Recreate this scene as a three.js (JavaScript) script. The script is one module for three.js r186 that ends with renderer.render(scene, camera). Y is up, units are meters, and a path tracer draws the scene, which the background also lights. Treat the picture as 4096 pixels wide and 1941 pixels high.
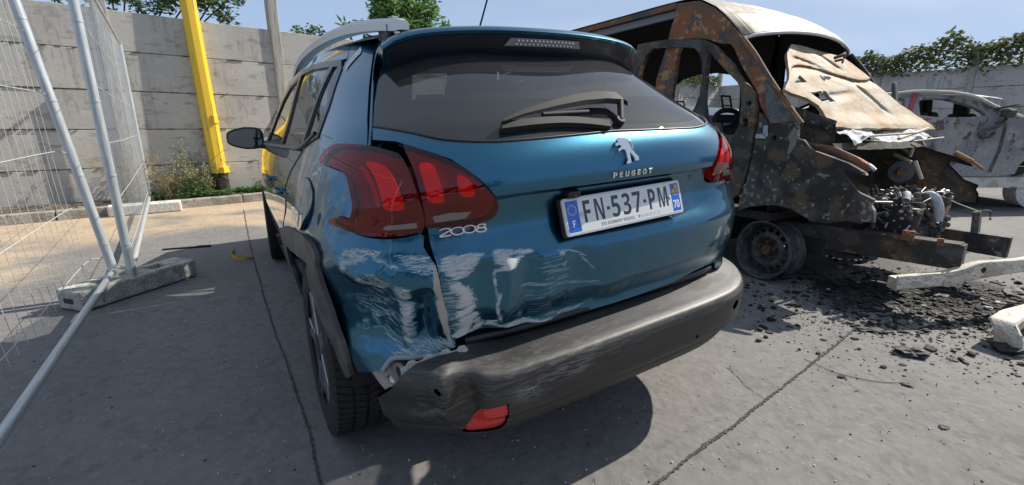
import * as THREE from 'three';
import { mergeGeometries, mergeVertices, toCreasedNormals } from 'three/addons/utils/BufferGeometryUtils.js';
import { RoundedBoxGeometry } from 'three/addons/geometries/RoundedBoxGeometry.js';
import { ImprovedNoise } from 'three/addons/math/ImprovedNoise.js';
import { FontLoader } from 'three/addons/loaders/FontLoader.js';
import { TextGeometry } from 'three/addons/geometries/TextGeometry.js';

// ---------------------------------------------------------------- camera, sky, sun, exposure
const scene = new THREE.Scene();
const camera = new THREE.PerspectiveCamera(55.84, 1024 / 485, 0.05, 400);
camera.position.set(0, 1.11, 0);
camera.rotation.set(-THREE.MathUtils.degToRad(14.3), 0, 0);
const renderer = new THREE.WebGLRenderer({ antialias: true });
renderer.setSize(1024, 485);
renderer.toneMapping = THREE.LinearToneMapping;
renderer.toneMappingExposure = 1.32;
renderer.shadowMap.enabled = true;
const SUN = new THREE.Vector3(0.985, 1.0, -0.70).normalize();
const noise = new ImprovedNoise();
function fbm(x, y, z = 0, o = 4) { let a = 0, w = 0.5, f = 1; for (let i = 0; i < o; i++) { a += w * noise.noise(x * f, y * f, z + i * 7.3); f *= 2.03; w *= 0.5; } return a; }
const clamp = (x, a = 0, b = 1) => Math.min(b, Math.max(a, x));
const sstep = (a, b, x) => { const t = clamp((x - a) / (b - a)); return t * t * (3 - 2 * t); };
const lerp = (a, b, t) => a + (b - a) * t;
{
  const W = 1024, H = 512, d = new Float32Array(W * H * 4);
  for (let j = 0; j < H; j++) for (let i = 0; i < W; i++) {
    const el = ((j + 0.5) / H - 0.5) * Math.PI, az = ((i + 0.5) / W - 0.5) * 2 * Math.PI;
    const v = [Math.cos(el) * Math.cos(az), Math.sin(el), Math.cos(el) * Math.sin(az)];
    const c = v[0] * SUN.x + v[1] * SUN.y + v[2] * SUN.z;
    const h = Math.exp(-Math.pow(Math.max(v[1], 0) * 2.5, 1.5));
    let r = lerp(0.30, 0.39, h), g = lerp(0.38, 0.53, h), b = lerp(0.50, 0.78, h);
    const m = 0.22 * Math.pow(Math.max(c, 0), 6) + 0.6 * Math.pow(Math.max(c, 0), 40);
    r += m * 1.0; g += m * 0.95; b += m * 0.82;
    const k = 1 / (Math.max(v[1], 0) + 0.22);
    const cl = sstep(0.02, 0.45, fbm(v[0] * k * 1.1 + 3.1, v[2] * k * 2.6 + 0.7, 1.7, 5)) * 0.22 * sstep(0.0, 0.12, v[1]) * (0.35 + 0.65 * h);
    r = lerp(r, 0.86, cl); g = lerp(g, 0.88, cl); b = lerp(b, 0.92, cl);
    if (v[1] < 0) { const t = sstep(0, -0.12, v[1]); r = lerp(r, 0.24, t); g = lerp(g, 0.24, t); b = lerp(b, 0.24, t); }
    r *= 0.84; g *= 0.84; b *= 0.84; const o = (j * W + i) * 4; d[o] = r; d[o + 1] = g; d[o + 2] = b; d[o + 3] = 1;
  }
  const t = new THREE.DataTexture(d, W, H, THREE.RGBAFormat, THREE.FloatType);
  t.mapping = THREE.EquirectangularReflectionMapping; t.magFilter = t.minFilter = THREE.LinearFilter; t.needsUpdate = true;
  scene.background = t; scene.environment = t;
}
const sun = new THREE.DirectionalLight(new THREE.Color(1.0, 0.93, 0.82), 5.0);
sun.position.copy(SUN).multiplyScalar(40); sun.target.position.set(0, 0, -4);
sun.castShadow = true; sun.shadow.mapSize.set(4096, 4096); sun.shadow.radius = 1;
Object.assign(sun.shadow.camera, { left: -16, right: 16, top: 16, bottom: -16, near: 1, far: 90 });
scene.add(sun, sun.target);

// ---------------------------------------------------------------- helpers
let seed = 20231; const rnd = () => { seed = (seed + 0x6D2B79F5) | 0; let t = Math.imul(seed ^ (seed >>> 15), 1 | seed); t = (t + Math.imul(t ^ (t >>> 7), 61 | t)) ^ t; return ((t ^ (t >>> 14)) >>> 0) / 4294967296; };
const rr = (a, b) => a + (b - a) * rnd();
const V = (x, y, z) => new THREE.Vector3(x, y, z);
const used = {};
function numbered(n) { const k = used[n] = (used[n] ?? -1) + 1; return k ? `${n}_${String(k).padStart(3, '0')}` : n; }
function tag(o, label, category, group) { o.userData.label = label; if (category) o.userData.category = category; if (group) o.userData.group = group; return o; }
function thing(name, label, category, pos = [0, 0, 0], turn = 0, group) {
  const g = new THREE.Group(); g.name = numbered(name); g.position.set(...pos); g.rotation.y = turn; scene.add(g);
  return tag(g, label, category, group);
}
function mesh(name, geo, mat, parent) {
  const m = new THREE.Mesh(Array.isArray(geo) ? merge(geo) : geo, mat); m.name = parent === scene ? numbered(name) : name; m.castShadow = m.receiveShadow = true; parent.add(m); return m;
}
function struct(name, geo, mat) { const m = mesh(name, geo, mat, scene); m.userData.kind = 'structure'; return m; }
function merge(list) {
  list = list.map((g) => { let h = g.index ? g.toNonIndexed() : g; for (const k of Object.keys(h.attributes)) if (!['position', 'normal', 'uv'].includes(k)) h.deleteAttribute(k); if (!h.attributes.uv) h.setAttribute('uv', new THREE.BufferAttribute(new Float32Array(h.attributes.position.count * 2), 2)); if (!h.attributes.normal) h.computeVertexNormals(); h.morphAttributes = {}; return h; });
  return list.length === 1 ? list[0] : mergeGeometries(list);
}
const M4 = new THREE.Matrix4();
function box(w, h, d, x = 0, y = 0, z = 0, rx = 0, ry = 0, rz = 0) {
  const g = new THREE.BoxGeometry(w, h, d); uvScale(g, w, h, d);
  g.applyMatrix4(M4.makeRotationFromEuler(new THREE.Euler(rx, ry, rz, 'YXZ'))); return g.translate(x, y, z);
}
function uvScale(g, w, h, d) { const uv = g.attributes.uv, s = [[d, h], [d, h], [w, d], [w, d], [w, h], [w, h]]; for (let i = 0; i < uv.count; i++) { const f = s[Math.floor(i / 4)]; uv.setXY(i, uv.getX(i) * f[0], uv.getY(i) * f[1]); } }
function rbox(w, h, d, r, x = 0, y = 0, z = 0, rx = 0, ry = 0, rz = 0, seg = 2) {
  const g = new RoundedBoxGeometry(w, h, d, seg, r); g.applyMatrix4(M4.makeRotationFromEuler(new THREE.Euler(rx, ry, rz, 'YXZ'))); return g.translate(x, y, z);
}
function rod(a, b, r, r2 = r, seg = 8, caps = true) {
  const A = V(...a), B = V(...b), L = A.distanceTo(B), g = new THREE.CylinderGeometry(r2, r, L, seg, 1, !caps);
  g.applyQuaternion(new THREE.Quaternion().setFromUnitVectors(V(0, 1, 0), B.clone().sub(A).normalize()));
  return g.translate((A.x + B.x) / 2, (A.y + B.y) / 2, (A.z + B.z) / 2);
}
function tube(pts, r, seg = 24, rs = 6, closed = false, tension = 0.5) { return new THREE.TubeGeometry(new THREE.CatmullRomCurve3(pts.map((p) => V(...p)), closed, 'catmullrom', tension), seg, r, rs, closed); }
// loft through rings of equal point counts; closed rings; end caps by fan
function loft(rings, caps = true, closedRing = true) {
  const n = rings[0].length, pos = [], uv = [], idx = [];
  rings.forEach((r, j) => r.forEach((p, i) => { pos.push(...p); uv.push(i / n, j / rings.length); }));
  const m = closedRing ? n : n - 1;
  for (let j = 0; j < rings.length - 1; j++) for (let i = 0; i < m; i++) { const a = j * n + i, b = j * n + (i + 1) % n, c = a + n, d = b + n; idx.push(a, b, d, a, d, c); }
  if (caps && closedRing) for (const [j, flip] of [[0, true], [rings.length - 1, false]]) {
    const c = [0, 0, 0]; rings[j].forEach((p) => { for (let k = 0; k < 3; k++) c[k] += p[k] / n; });
    const o = pos.length / 3; pos.push(...c); uv.push(0, 0);
    for (let i = 0; i < n; i++) { const a = j * n + i, b = j * n + (i + 1) % n; flip ? idx.push(o, b, a) : idx.push(o, a, b); }
  }
  const g = new THREE.BufferGeometry(); g.setAttribute('position', new THREE.Float32BufferAttribute(pos, 3)); g.setAttribute('uv', new THREE.Float32BufferAttribute(uv, 2)); g.setIndex(idx); g.computeVertexNormals(); return g;
}
// grid surface f(u,v) -> [x,y,z]
function gridSurf(nu, nv, f, uvf) {
  const pos = [], uv = [], idx = [];
  for (let j = 0; j <= nv; j++) for (let i = 0; i <= nu; i++) { const u = i / nu, v = j / nv; pos.push(...f(u, v)); uv.push(...(uvf ? uvf(u, v) : [u, v])); }
  for (let j = 0; j < nv; j++) for (let i = 0; i < nu; i++) { const a = j * (nu + 1) + i, b = a + 1, c = a + nu + 1, d = c + 1; idx.push(a, b, d, a, d, c); }
  const g = new THREE.BufferGeometry(); g.setAttribute('position', new THREE.Float32BufferAttribute(pos, 3)); g.setAttribute('uv', new THREE.Float32BufferAttribute(uv, 2)); g.setIndex(idx); g.computeVertexNormals(); return g;
}
const creased = (g, a = 0.6) => toCreasedNormals(g, a);
// 2D polygon helpers
const area2 = (p) => { let a = 0; for (let i = 0; i < p.length; i++) { const q = p[(i + 1) % p.length]; a += p[i][0] * q[1] - q[0] * p[i][1]; } return a / 2; };
const inside = (x, y, p) => { let c = false; for (let i = 0, j = p.length - 1; i < p.length; j = i++) { if ((p[i][1] > y) !== (p[j][1] > y) && x < ((p[j][0] - p[i][0]) * (y - p[i][1])) / (p[j][1] - p[i][1]) + p[i][0]) c = !c; } return c; };
function clipCell(poly, x0, y0, x1, y1) {
  const cut = (P, f, ix) => { const o = []; for (let i = 0; i < P.length; i++) { const a = P[i], b = P[(i + 1) % P.length], fa = f(a), fb = f(b); if (fa >= 0) o.push(a); if ((fa >= 0) !== (fb >= 0)) { const t = fa / (fa - fb); o.push([a[0] + t * (b[0] - a[0]), a[1] + t * (b[1] - a[1])]); } } return o; };
  let P = cut(poly, (p) => p[0] - x0); if (P.length) P = cut(P, (p) => x1 - p[0]); if (P.length) P = cut(P, (p) => p[1] - y0); if (P.length) P = cut(P, (p) => y1 - p[1]);
  return P;
}
// rounded polyline: Chaikin corner cutting of a closed polygon, n times
function chaikin(p, n = 1) { for (; n > 0; n--) { const o = []; for (let i = 0; i < p.length; i++) { const a = p[i], b = p[(i + 1) % p.length]; o.push([a[0] * 0.75 + b[0] * 0.25, a[1] * 0.75 + b[1] * 0.25], [a[0] * 0.25 + b[0] * 0.75, a[1] * 0.25 + b[1] * 0.75]); } p = o; } return p; }
// patch: the part of a surface f(u,v)->Vector3 inside a polygon (with holes), meshed on a grid, with a flange folded inwards round its edge
function patch(poly, f, { res = 0.02, flange = 0.012, holes = [], uv = (a, b) => [a, b], eps = 0.002, inward = -1 } = {}) {
  if (area2(poly) < 0) poly = poly.slice().reverse();
  holes = holes.map((h) => (area2(h) > 0 ? h.slice().reverse() : h));
  let x0 = 1e9, x1 = -1e9, y0 = 1e9, y1 = -1e9; for (const [a, b] of poly) { x0 = Math.min(x0, a); x1 = Math.max(x1, a); y0 = Math.min(y0, b); y1 = Math.max(y1, b); }
  const nx = Math.max(1, Math.ceil((x1 - x0) / res)), ny = Math.max(1, Math.ceil((y1 - y0) / res)), dx = (x1 - x0) / nx, dy = (y1 - y0) / ny;
  const pos = [], nor = [], uvs = [], idx = [], keyed = new Map();
  const nAt = (a, b) => { const p = f(a, b), n = f(a + eps, b).sub(p).cross(f(a, b + eps).sub(p)); return n.normalize(); };
  const vert = (a, b) => { const k = Math.round(a * 2e4) + ',' + Math.round(b * 2e4); let i = keyed.get(k); if (i === undefined) { i = pos.length / 3; keyed.set(k, i); const p = f(a, b), n = nAt(a, b); pos.push(p.x, p.y, p.z); nor.push(n.x, n.y, n.z); uvs.push(...uv(a, b)); } return i; };
  const all = [poly, ...holes], crosses = new Uint8Array(nx * ny);
  for (const P of all) for (let i = 0; i < P.length; i++) {
    const a = P[i], b = P[(i + 1) % P.length], L = Math.max(1, Math.ceil(Math.hypot((b[0] - a[0]) / dx, (b[1] - a[1]) / dy) * 4));
    for (let k = 0; k <= L; k++) { const u = (a[0] + (b[0] - a[0]) * k / L - x0) / dx, v = (a[1] + (b[1] - a[1]) * k / L - y0) / dy; for (const du of [-1e-6, 1e-6]) for (const dv of [-1e-6, 1e-6]) { const ci = Math.floor(u + du), cj = Math.floor(v + dv); if (ci >= 0 && cj >= 0 && ci < nx && cj < ny) crosses[cj * nx + ci] = 1; } }
  }
  for (let j = 0; j < ny; j++) for (let i = 0; i < nx; i++) {
    const ax = x0 + i * dx, ay = y0 + j * dy, bx = ax + dx, by = ay + dy;
    if (!crosses[j * nx + i]) {
      const cx = (ax + bx) / 2, cy = (ay + by) / 2; if (!inside(cx, cy, poly) || holes.some((h) => inside(cx, cy, h))) continue;
      const a = vert(ax, ay), b = vert(bx, ay), c = vert(bx, by), d = vert(ax, by); idx.push(a, b, c, a, c, d);
    } else {
      const P = clipCell(poly, ax, ay, bx, by); if (P.length < 3 || Math.abs(area2(P)) < 1e-9) continue;
      const Hs = holes.map((h) => clipCell(h, ax, ay, bx, by)).filter((h) => h.length > 2 && Math.abs(area2(h)) > 1e-9);
      const c2 = P.map((p) => new THREE.Vector2(...p)), h2 = Hs.map((h) => h.map((p) => new THREE.Vector2(...p))), flat = [...P, ...Hs.flat()];
      if (Hs.some((h) => Math.abs(Math.abs(area2(h)) - Math.abs(area2(P))) < 1e-9)) continue;
      let tri; try { tri = THREE.ShapeUtils.triangulateShape(c2, h2); } catch { continue; }
      for (const t of tri) { const q = t.map((k) => flat[k]); if (!q.every(Boolean)) continue; const A = area2(q); if (Math.abs(A) < 1e-10) continue; const w = q.map((p) => vert(...p)); A > 0 ? idx.push(...w) : idx.push(w[0], w[2], w[1]); }
    }
  }
  if (flange) for (const P of all) for (let i = 0; i < P.length; i++) {
    const a = P[i], b = P[(i + 1) % P.length], L = Math.max(1, Math.ceil(Math.hypot(b[0] - a[0], b[1] - a[1]) / res));
    for (let k = 0; k < L; k++) {
      const q0 = [lerp(a[0], b[0], k / L), lerp(a[1], b[1], k / L)], q1 = [lerp(a[0], b[0], (k + 1) / L), lerp(a[1], b[1], (k + 1) / L)];
      const p0 = f(...q0), p1 = f(...q1), n0 = nAt(...q0), n1 = nAt(...q1), e0 = p0.clone().addScaledVector(n0, inward * flange), e1 = p1.clone().addScaledVector(n1, inward * flange);
      const fn = p1.clone().sub(p0).cross(n0).normalize(), o = pos.length / 3;
      for (const p of [p0, p1, e1, e0]) { pos.push(p.x, p.y, p.z); nor.push(fn.x, fn.y, fn.z); }
      uvs.push(...uv(...q0), ...uv(...q1), ...uv(...q1), ...uv(...q0)); idx.push(o, o + 2, o + 1, o, o + 3, o + 2);
    }
  }
  const g = new THREE.BufferGeometry(); g.setAttribute('position', new THREE.Float32BufferAttribute(pos, 3)); g.setAttribute('normal', new THREE.Float32BufferAttribute(nor, 3)); g.setAttribute('uv', new THREE.Float32BufferAttribute(uvs, 2)); g.setIndex(idx); return g;
}
// ---------------------------------------------------------------- textures and materials
const toS = (x) => { x = clamp(x); return 255 * (x <= 0.0031308 ? 12.92 * x : 1.055 * Math.pow(x, 1 / 2.4) - 0.055); };
function dataTex(W, H, f, srgb, rep = [1, 1]) {
  const d = new Uint8Array(W * H * 4);
  for (let j = 0; j < H; j++) for (let i = 0; i < W; i++) { const c = f(i / W, j / H), o = (j * W + i) * 4; for (let k = 0; k < 3; k++) { const x = Array.isArray(c) ? c[k] : c; d[o + k] = srgb ? toS(x) : 255 * clamp(x); } d[o + 3] = 255; }
  const t = new THREE.DataTexture(d, W, H); t.wrapS = t.wrapT = THREE.RepeatWrapping; t.magFilter = THREE.LinearFilter; t.minFilter = THREE.LinearMipmapLinearFilter; t.repeat.set(...rep); if (srgb) t.colorSpace = THREE.SRGBColorSpace; t.needsUpdate = true; return t;
}
// seamless value noise on a unit tile
const NT = 256, NV = new Float32Array(NT * NT).map(() => rnd());
function vnoise(x, y, per) { x = ((x % per) + per) % per; y = ((y % per) + per) % per; const i = Math.floor(x), j = Math.floor(y), u = x - i, v = y - j, s = u * u * (3 - 2 * u), t = v * v * (3 - 2 * v); const g = (a, b) => NV[((b % per) % NT) * NT + ((a % per) % NT)]; return lerp(lerp(g(i, j), g(i + 1, j), s), lerp(g(i, j + 1), g(i + 1, j + 1), s), t); }
function tfbm(u, v, base, oct, sh = 0) { let a = 0, w = 0.5, f = base; for (let i = 0; i < oct; i++) { a += w * vnoise(u * f + sh * f, v * f + 0.37 * f, f); f *= 2; w *= 0.5; } return a / (1 - Math.pow(0.5, oct)); }
const std = (o) => new THREE.MeshStandardMaterial(o), phy = (o) => new THREE.MeshPhysicalMaterial(o);
const lin = (r, g, b) => new THREE.Color().setRGB(r, g, b);
const mottle = (W, size, c1, c2, base, oct, sh, c3, k3 = 0.66) => dataTex(W, W, (u, v) => { const t = sstep(0.32, 0.68, tfbm(u, v, base, oct, sh)), q = c3 ? sstep(k3, k3 + 0.06, tfbm(u, v, base * 2, oct, sh + 0.31)) : 0; return [0, 1, 2].map((k) => lerp(lerp(c1[k], c2[k], t), c3 ? c3[k] : 0, q)); }, true, [1 / size, 1 / size]);
const grain = (W, size, base, oct, sh = 0) => dataTex(W, W, (u, v) => tfbm(u, v, base, oct, sh), false, [1 / size, 1 / size]);
// ---------------------------------------------------------------- ground, kerb, walls
// one sheet to the horizon; fine cells near the yard so that stains keep their outline
{
  const cs = [-140, -90, -50, -30, -20, -14]; for (let x = -10; x <= 10.01; x += 0.08) cs.push(x); cs.push(14, 20, 30, 50, 90, 140);
  const zs = [140, 90, 50, 30, 18, 10, 6, 4]; for (let z = 3; z >= -9.01; z -= 0.08) zs.push(z); zs.push(-12, -16, -22, -30, -50, -90, -140);
  const pos = [], uv = [], col = [], idx = [];
  for (const z of zs) for (const x of cs) {
    pos.push(x, 0, z); uv.push(x, -z);
    const f = -z;
    // burnt residue spread beneath and in front of the wrecked van, paler beige near the wall
    const n = fbm(x * 2.1, f * 2.1, 3, 5), n2 = fbm(x * 0.45, f * 0.45, 9, 4);
    const s1 = Math.exp(-Math.pow((x - 2.75) / 0.75, 2) - Math.pow((f - 2.9) / 0.42, 2));
    const s2 = Math.exp(-Math.pow((x - 2.5) / 1.5, 2) - Math.pow((f - 4.2) / 1.1, 2));
    const s3 = Math.exp(-Math.pow((x - 6.4) / 1.8, 2) - Math.pow((f - 6.9) / 0.9, 2));  // soot plus the shade beneath the burnt car, painted into the ground colour
    const sootShade = clamp(sstep(0.3, 0.6, s3 + n * 0.4) * 0.75 + sstep(0.26, 0.60, s1 + n * 0.85) * 0.88 + sstep(0.3, 0.7, s2 + n * 0.5) * 0.55);
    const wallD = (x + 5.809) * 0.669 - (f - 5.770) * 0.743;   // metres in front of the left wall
    const tan = sstep(-0.12, 0.28, (2.5 - wallD) * 0.35 + n2 * 1.3 + n * 0.35) * sstep(-1, 0.4, wallD);   // paler, warmer beige in patches towards the wall
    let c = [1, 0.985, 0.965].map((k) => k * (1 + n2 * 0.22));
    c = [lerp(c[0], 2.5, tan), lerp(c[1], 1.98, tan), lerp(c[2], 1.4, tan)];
    c = c.map((k, i) => lerp(k, [0.09, 0.085, 0.085][i], sootShade));
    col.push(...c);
  }
  const nx = cs.length;
  for (let j = 0; j < zs.length - 1; j++) for (let i = 0; i < nx - 1; i++) { const a = j * nx + i, b = a + 1, c = a + nx, d = c + 1; idx.push(a, b, d, a, d, c); }
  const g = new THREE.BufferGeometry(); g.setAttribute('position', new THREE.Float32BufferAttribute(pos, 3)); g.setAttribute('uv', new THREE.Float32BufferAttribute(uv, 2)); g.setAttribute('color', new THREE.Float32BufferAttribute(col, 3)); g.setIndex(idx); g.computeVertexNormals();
  const map = dataTex(2048, 2048, (u, v) => {
    const a = tfbm(u, v, 8, 6), b = tfbm(u, v, 256, 2, 0.4), c = tfbm(u, v, 4, 4, 0.7), st = tfbm(u * 1, v * 1, 128, 3, 0.2);
    let k = 0.160 * (0.72 + 0.34 * a + 0.32 * b + 0.16 * c);
    const sp = tfbm(u, v, 512, 1, 0.15); if (sp > 0.93) k *= 1.35; if (sp < 0.06) k *= 0.62;
    k *= 1 - 0.14 * sstep(0.6, 0.72, st);
    return [k * 1.02, k * 0.995, k * 0.975];
  }, true, [1 / 7, 1 / 7]);
  const bump = dataTex(1024, 1024, (u, v) => 0.6 * tfbm(u, v, 128, 3) + 0.4 * tfbm(u, v, 16, 4), false, [1 / 2.6, 1 / 2.6]);
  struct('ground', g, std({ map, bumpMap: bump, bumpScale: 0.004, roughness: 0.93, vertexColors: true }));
}
const jointMat = std({ map: mottle(256, 0.12, [0.028, 0.026, 0.024], [0.10, 0.095, 0.088], 16, 4, 0.1, [0.2, 0.19, 0.17], 0.62), roughness: 1, bumpMap: grain(256, 0.1, 16, 3), bumpScale: 0.006 });
function ribbon(name, pts, w, jag, y = 0.004) {
  const c = new THREE.CatmullRomCurve3(pts.map(([x, f]) => V(x, y, -f)), false, 'catmullrom', 0.2), L = c.getLength(), n = Math.ceil(L / 0.006), pos = [], uv = [], idx = [];
  for (let i = 0; i <= n; i++) {
    const p = c.getPointAt(i / n), t = c.getTangentAt(i / n), s = V(-t.z, 0, t.x), d = i / n * L, wob = fbm(d * 3, 2, 5, 3) * jag * 2;
    const w1 = w * clamp(0.5 + fbm(d * 55, 1, 2, 3) * 1.5 + fbm(d * 4, 3, 2, 2) * 0.8, 0.1, 1.5), w2 = w * clamp(0.5 + fbm(d * 55, 8, 4, 3) * 1.5 + fbm(d * 4, 6, 2, 2) * 0.8, 0.1, 1.5);
    const a = p.clone().addScaledVector(s, w1 + wob), b = p.clone().addScaledVector(s, -w2 + wob); pos.push(a.x, y, a.z, b.x, y, b.z); uv.push(d, 0, d, w * 2);
    if (i) { const o = i * 2; idx.push(o - 2, o, o - 1, o - 1, o, o + 1); }
  }
  const g = new THREE.BufferGeometry(); g.setAttribute('position', new THREE.Float32BufferAttribute(pos, 3)); g.setAttribute('uv', new THREE.Float32BufferAttribute(uv, 2)); g.setIndex(idx); g.computeVertexNormals();
  const nn = g.attributes.normal; for (let i = 0; i < nn.count; i++) nn.setXYZ(i, 0, 1, 0);
  return struct(name, g, jointMat);
}
ribbon('slab_joint', [[-3.66, 6.16], [-2.33, 3.95], [-1.42, 2.5], [-0.87, 1.66], [-0.35, 0.8], [0.4, -0.4]], 0.008, 0.006);
ribbon('slab_joint', [[2.0, 2.44], [1.85, 2.31], [1.52, 2.05], [1.09, 1.71], [0.87, 1.54], [0.63, 1.36], [0.45, 1.22], [-0.2, 0.7]], 0.011, 0.006);
ribbon('ground_crack', [[1.02, 1.95], [1.03, 1.87], [1.03, 1.79], [1.06, 1.69]], 0.0035, 0.006);
// frame of the left wall: s along it, y up, d out of it towards the yard
const WALL0 = [-5.809, 5.770], WD = [0.743, 0.669], WN = [0.669, -0.743];
const wallP = (s, y, d) => [WALL0[0] + WD[0] * s + WN[0] * d, y, -(WALL0[1] + WD[1] * s + WN[1] * d)];
const WTURN = Math.atan2(0.669, 0.743), W2TURN = Math.atan2(0.559, 0.829) + Math.PI / 2;
const concreteMaps = [0, 1, 2].map((k) => dataTex(512, 512, (u, v) => {
  const a = tfbm(u, v, 4, 6, k * 0.13), b = tfbm(u, v, 64, 3, k * 0.2), st = tfbm(u, 0.37 + 0.04 * tfbm(u, v, 8, 2), 64, 4, 0.5 + k * 0.11), run = tfbm(u, v * 0.5, 4, 2, 0.2 + k * 0.17), blot = tfbm(u, v, 16, 5, 0.7 + k * 0.2);
  let c = 0.46 * (0.74 + 0.36 * a + 0.16 * b); c *= 1 - 0.30 * sstep(0.50, 0.74, st) * sstep(0.30, 0.65, run); c *= 1 - 0.22 * sstep(0.6, 0.72, blot); c *= 1 - 0.18 * sstep(0.66, 0.7, blot) * sstep(0.55, 0.65, a);
  return [c * 1.03, c * 1.0, c * 0.93];
}, true, [1 / 1.97, 1 / 0.98]));
const concBump = grain(512, 0.7, 32, 5, 0.3);
const concMats = concreteMaps.map((m) => std({ map: m, roughness: 0.95, bumpMap: concBump, bumpScale: 0.0014 }));
const postMat = std({ map: mottle(256, 0.9, [0.34, 0.33, 0.30], [0.48, 0.465, 0.43], 8, 6, 0.21, [0.24, 0.23, 0.205], 0.68), roughness: 0.95, bumpMap: concBump, bumpScale: 0.008 });
const mossMat = std({ map: mottle(128, 0.3, [0.05, 0.05, 0.035], [0.12, 0.10, 0.05], 8, 4, 0.2, [0.24, 0.15, 0.03], 0.7), roughness: 1 });
function panelWall(name, label, P, turn, s0, posts, mats = concMats) {
  const t = thing(name, label, 'wall');
  const rows = [[-0.1, 0.565], [0.573, 1.06], [1.068, 1.555], [1.563, 2.05], [2.058, 2.545]];
  posts.forEach((s, i) => {
    const [x, , z] = P(s, 0, -0.04); const h = 3.06 + 0.03 * Math.sin(i * 5.1);
    const g = rbox(0.14, h, 0.15, 0.012, 0, h / 2 - 0.05, 0); const m = mesh('post', g, postMat, t); m.position.set(x, 0, z); m.rotation.y = turn; m.rotation.z = 0.006 * Math.sin(i * 2.3);
    if (i === posts.length - 1) return;
    const w = posts[i + 1] - s - 0.03;
    { const b = mesh('added_backing', box(w + 0.02, 2.6, 0.02, 0, 0, 0), postMat, t); b.position.set(...P(s + w / 2 + 0.015, 1.22, -0.078)); b.rotation.y = turn; }  // slab added behind each bay to stop sky light leaking through the joints
    rows.forEach(([y0, y1], r) => {
      const g2 = rbox(w, y1 - y0, 0.06, 0.006, 0, 0, 0); const uv = g2.attributes.uv, p = g2.attributes.position, ou = rnd() * 3, ov = rnd() * 2;
      for (let k = 0; k < uv.count; k++) uv.setXY(k, p.getX(k) + ou, p.getY(k) + ov);
      const q = mesh('panel', g2, mats[Math.floor(rnd() * 3)], t), c = P(s + w / 2 + 0.015, (y0 + y1) / 2, -0.03 + rr(-0.006, 0.006)); q.position.set(...c); q.rotation.y = turn; q.rotation.x = rr(-0.004, 0.004);
      if (r) { // dirt and moss caught on the joint
        const n = 26, pos = []; for (let k = 0; k < n; k++) if (fbm(s * 3 + k * 0.33, r * 3.1, 2, 3) > -0.02) { const u = (k + rnd()) / n * w - w / 2, b = box(rr(0.02, 0.09), rr(0.006, 0.016), 0.012, u, 0, 0); pos.push(b); }
        if (pos.length) { const d = mesh('joint_moss', pos, mossMat, t), c2 = P(s + w / 2, y0 - 0.002, 0.004); d.position.set(...c2); d.rotation.y = turn; d.userData.kind = 'stuff'; }
      }
    });
  });
  return t;
}
const leftPosts = []; for (let k = -2; k <= 7; k++) leftPosts.push(0.8025 + 2.07 * k);
leftPosts.push(17.1, 18.3);
panelWall('concrete_wall', 'weathered grey concrete panel wall behind yellow pole and mesh fence', wallP, WTURN, 0, leftPosts);
const WALL2 = [9.09, 16.09], W2D = [0.559, -0.829], W2N = [-0.829, -0.559];
const wall2P = (s, y, d) => [WALL2[0] + W2D[0] * s + W2N[0] * d, y, -(WALL2[1] + W2D[1] * s + W2N[1] * d)];
const rightPosts = []; for (let k = -2; k <= 8; k++) rightPosts.push(0.615 + 1.985 * k);
panelWall('concrete_wall', 'shaded concrete panel wall with ivy behind the burnt vehicles', wall2P, W2TURN, 0, rightPosts);
// kerb stones and planted strip in front of the left wall
{
  const strip = thing('kerb', 'low concrete kerb edging the planted strip below the wall', 'kerb');
  const km = std({ map: mottle(256, 0.8, [0.26, 0.24, 0.205], [0.38, 0.35, 0.30], 8, 6, 0.4, [0.17, 0.15, 0.125], 0.68), roughness: 0.95, bumpMap: concBump, bumpScale: 0.006 });
  for (let s = -3; s < 16; s += 1.0) { const g = rbox(0.992, 0.26, 0.12, 0.015); const m = mesh('kerb_stone', g, km, strip); m.position.set(...wallP(s + 0.5, -0.01 + rr(-0.004, 0.004), 0.42 + rr(-0.004, 0.004))); m.rotation.y = WTURN; const uv = g.attributes.uv, p = g.attributes.position, o = rnd() * 5; for (let k = 0; k < uv.count; k++) uv.setXY(k, p.getX(k) + o, p.getY(k) + p.getZ(k)); }
  const g = gridSurf(400, 10, (u, v) => { const s = -3 + 19 * u, d = 0.365 - v * 0.36; const [x, , z] = wallP(s, 0, d); return [x, 0.10 + 0.05 * v + 0.02 * fbm(s * 3, d * 9, 1, 4) * (v > 0.05 ? 1 : 0), z]; }, (u, v) => [19 * u, v * 0.36]);
  struct('soil_strip', g, std({ map: mottle(512, 0.8, [0.07, 0.06, 0.045], [0.17, 0.145, 0.11], 16, 5, 0.3), roughness: 1, bumpMap: grain(256, 0.3, 16, 4), bumpScale: 0.02, side: THREE.DoubleSide }));
}
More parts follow.
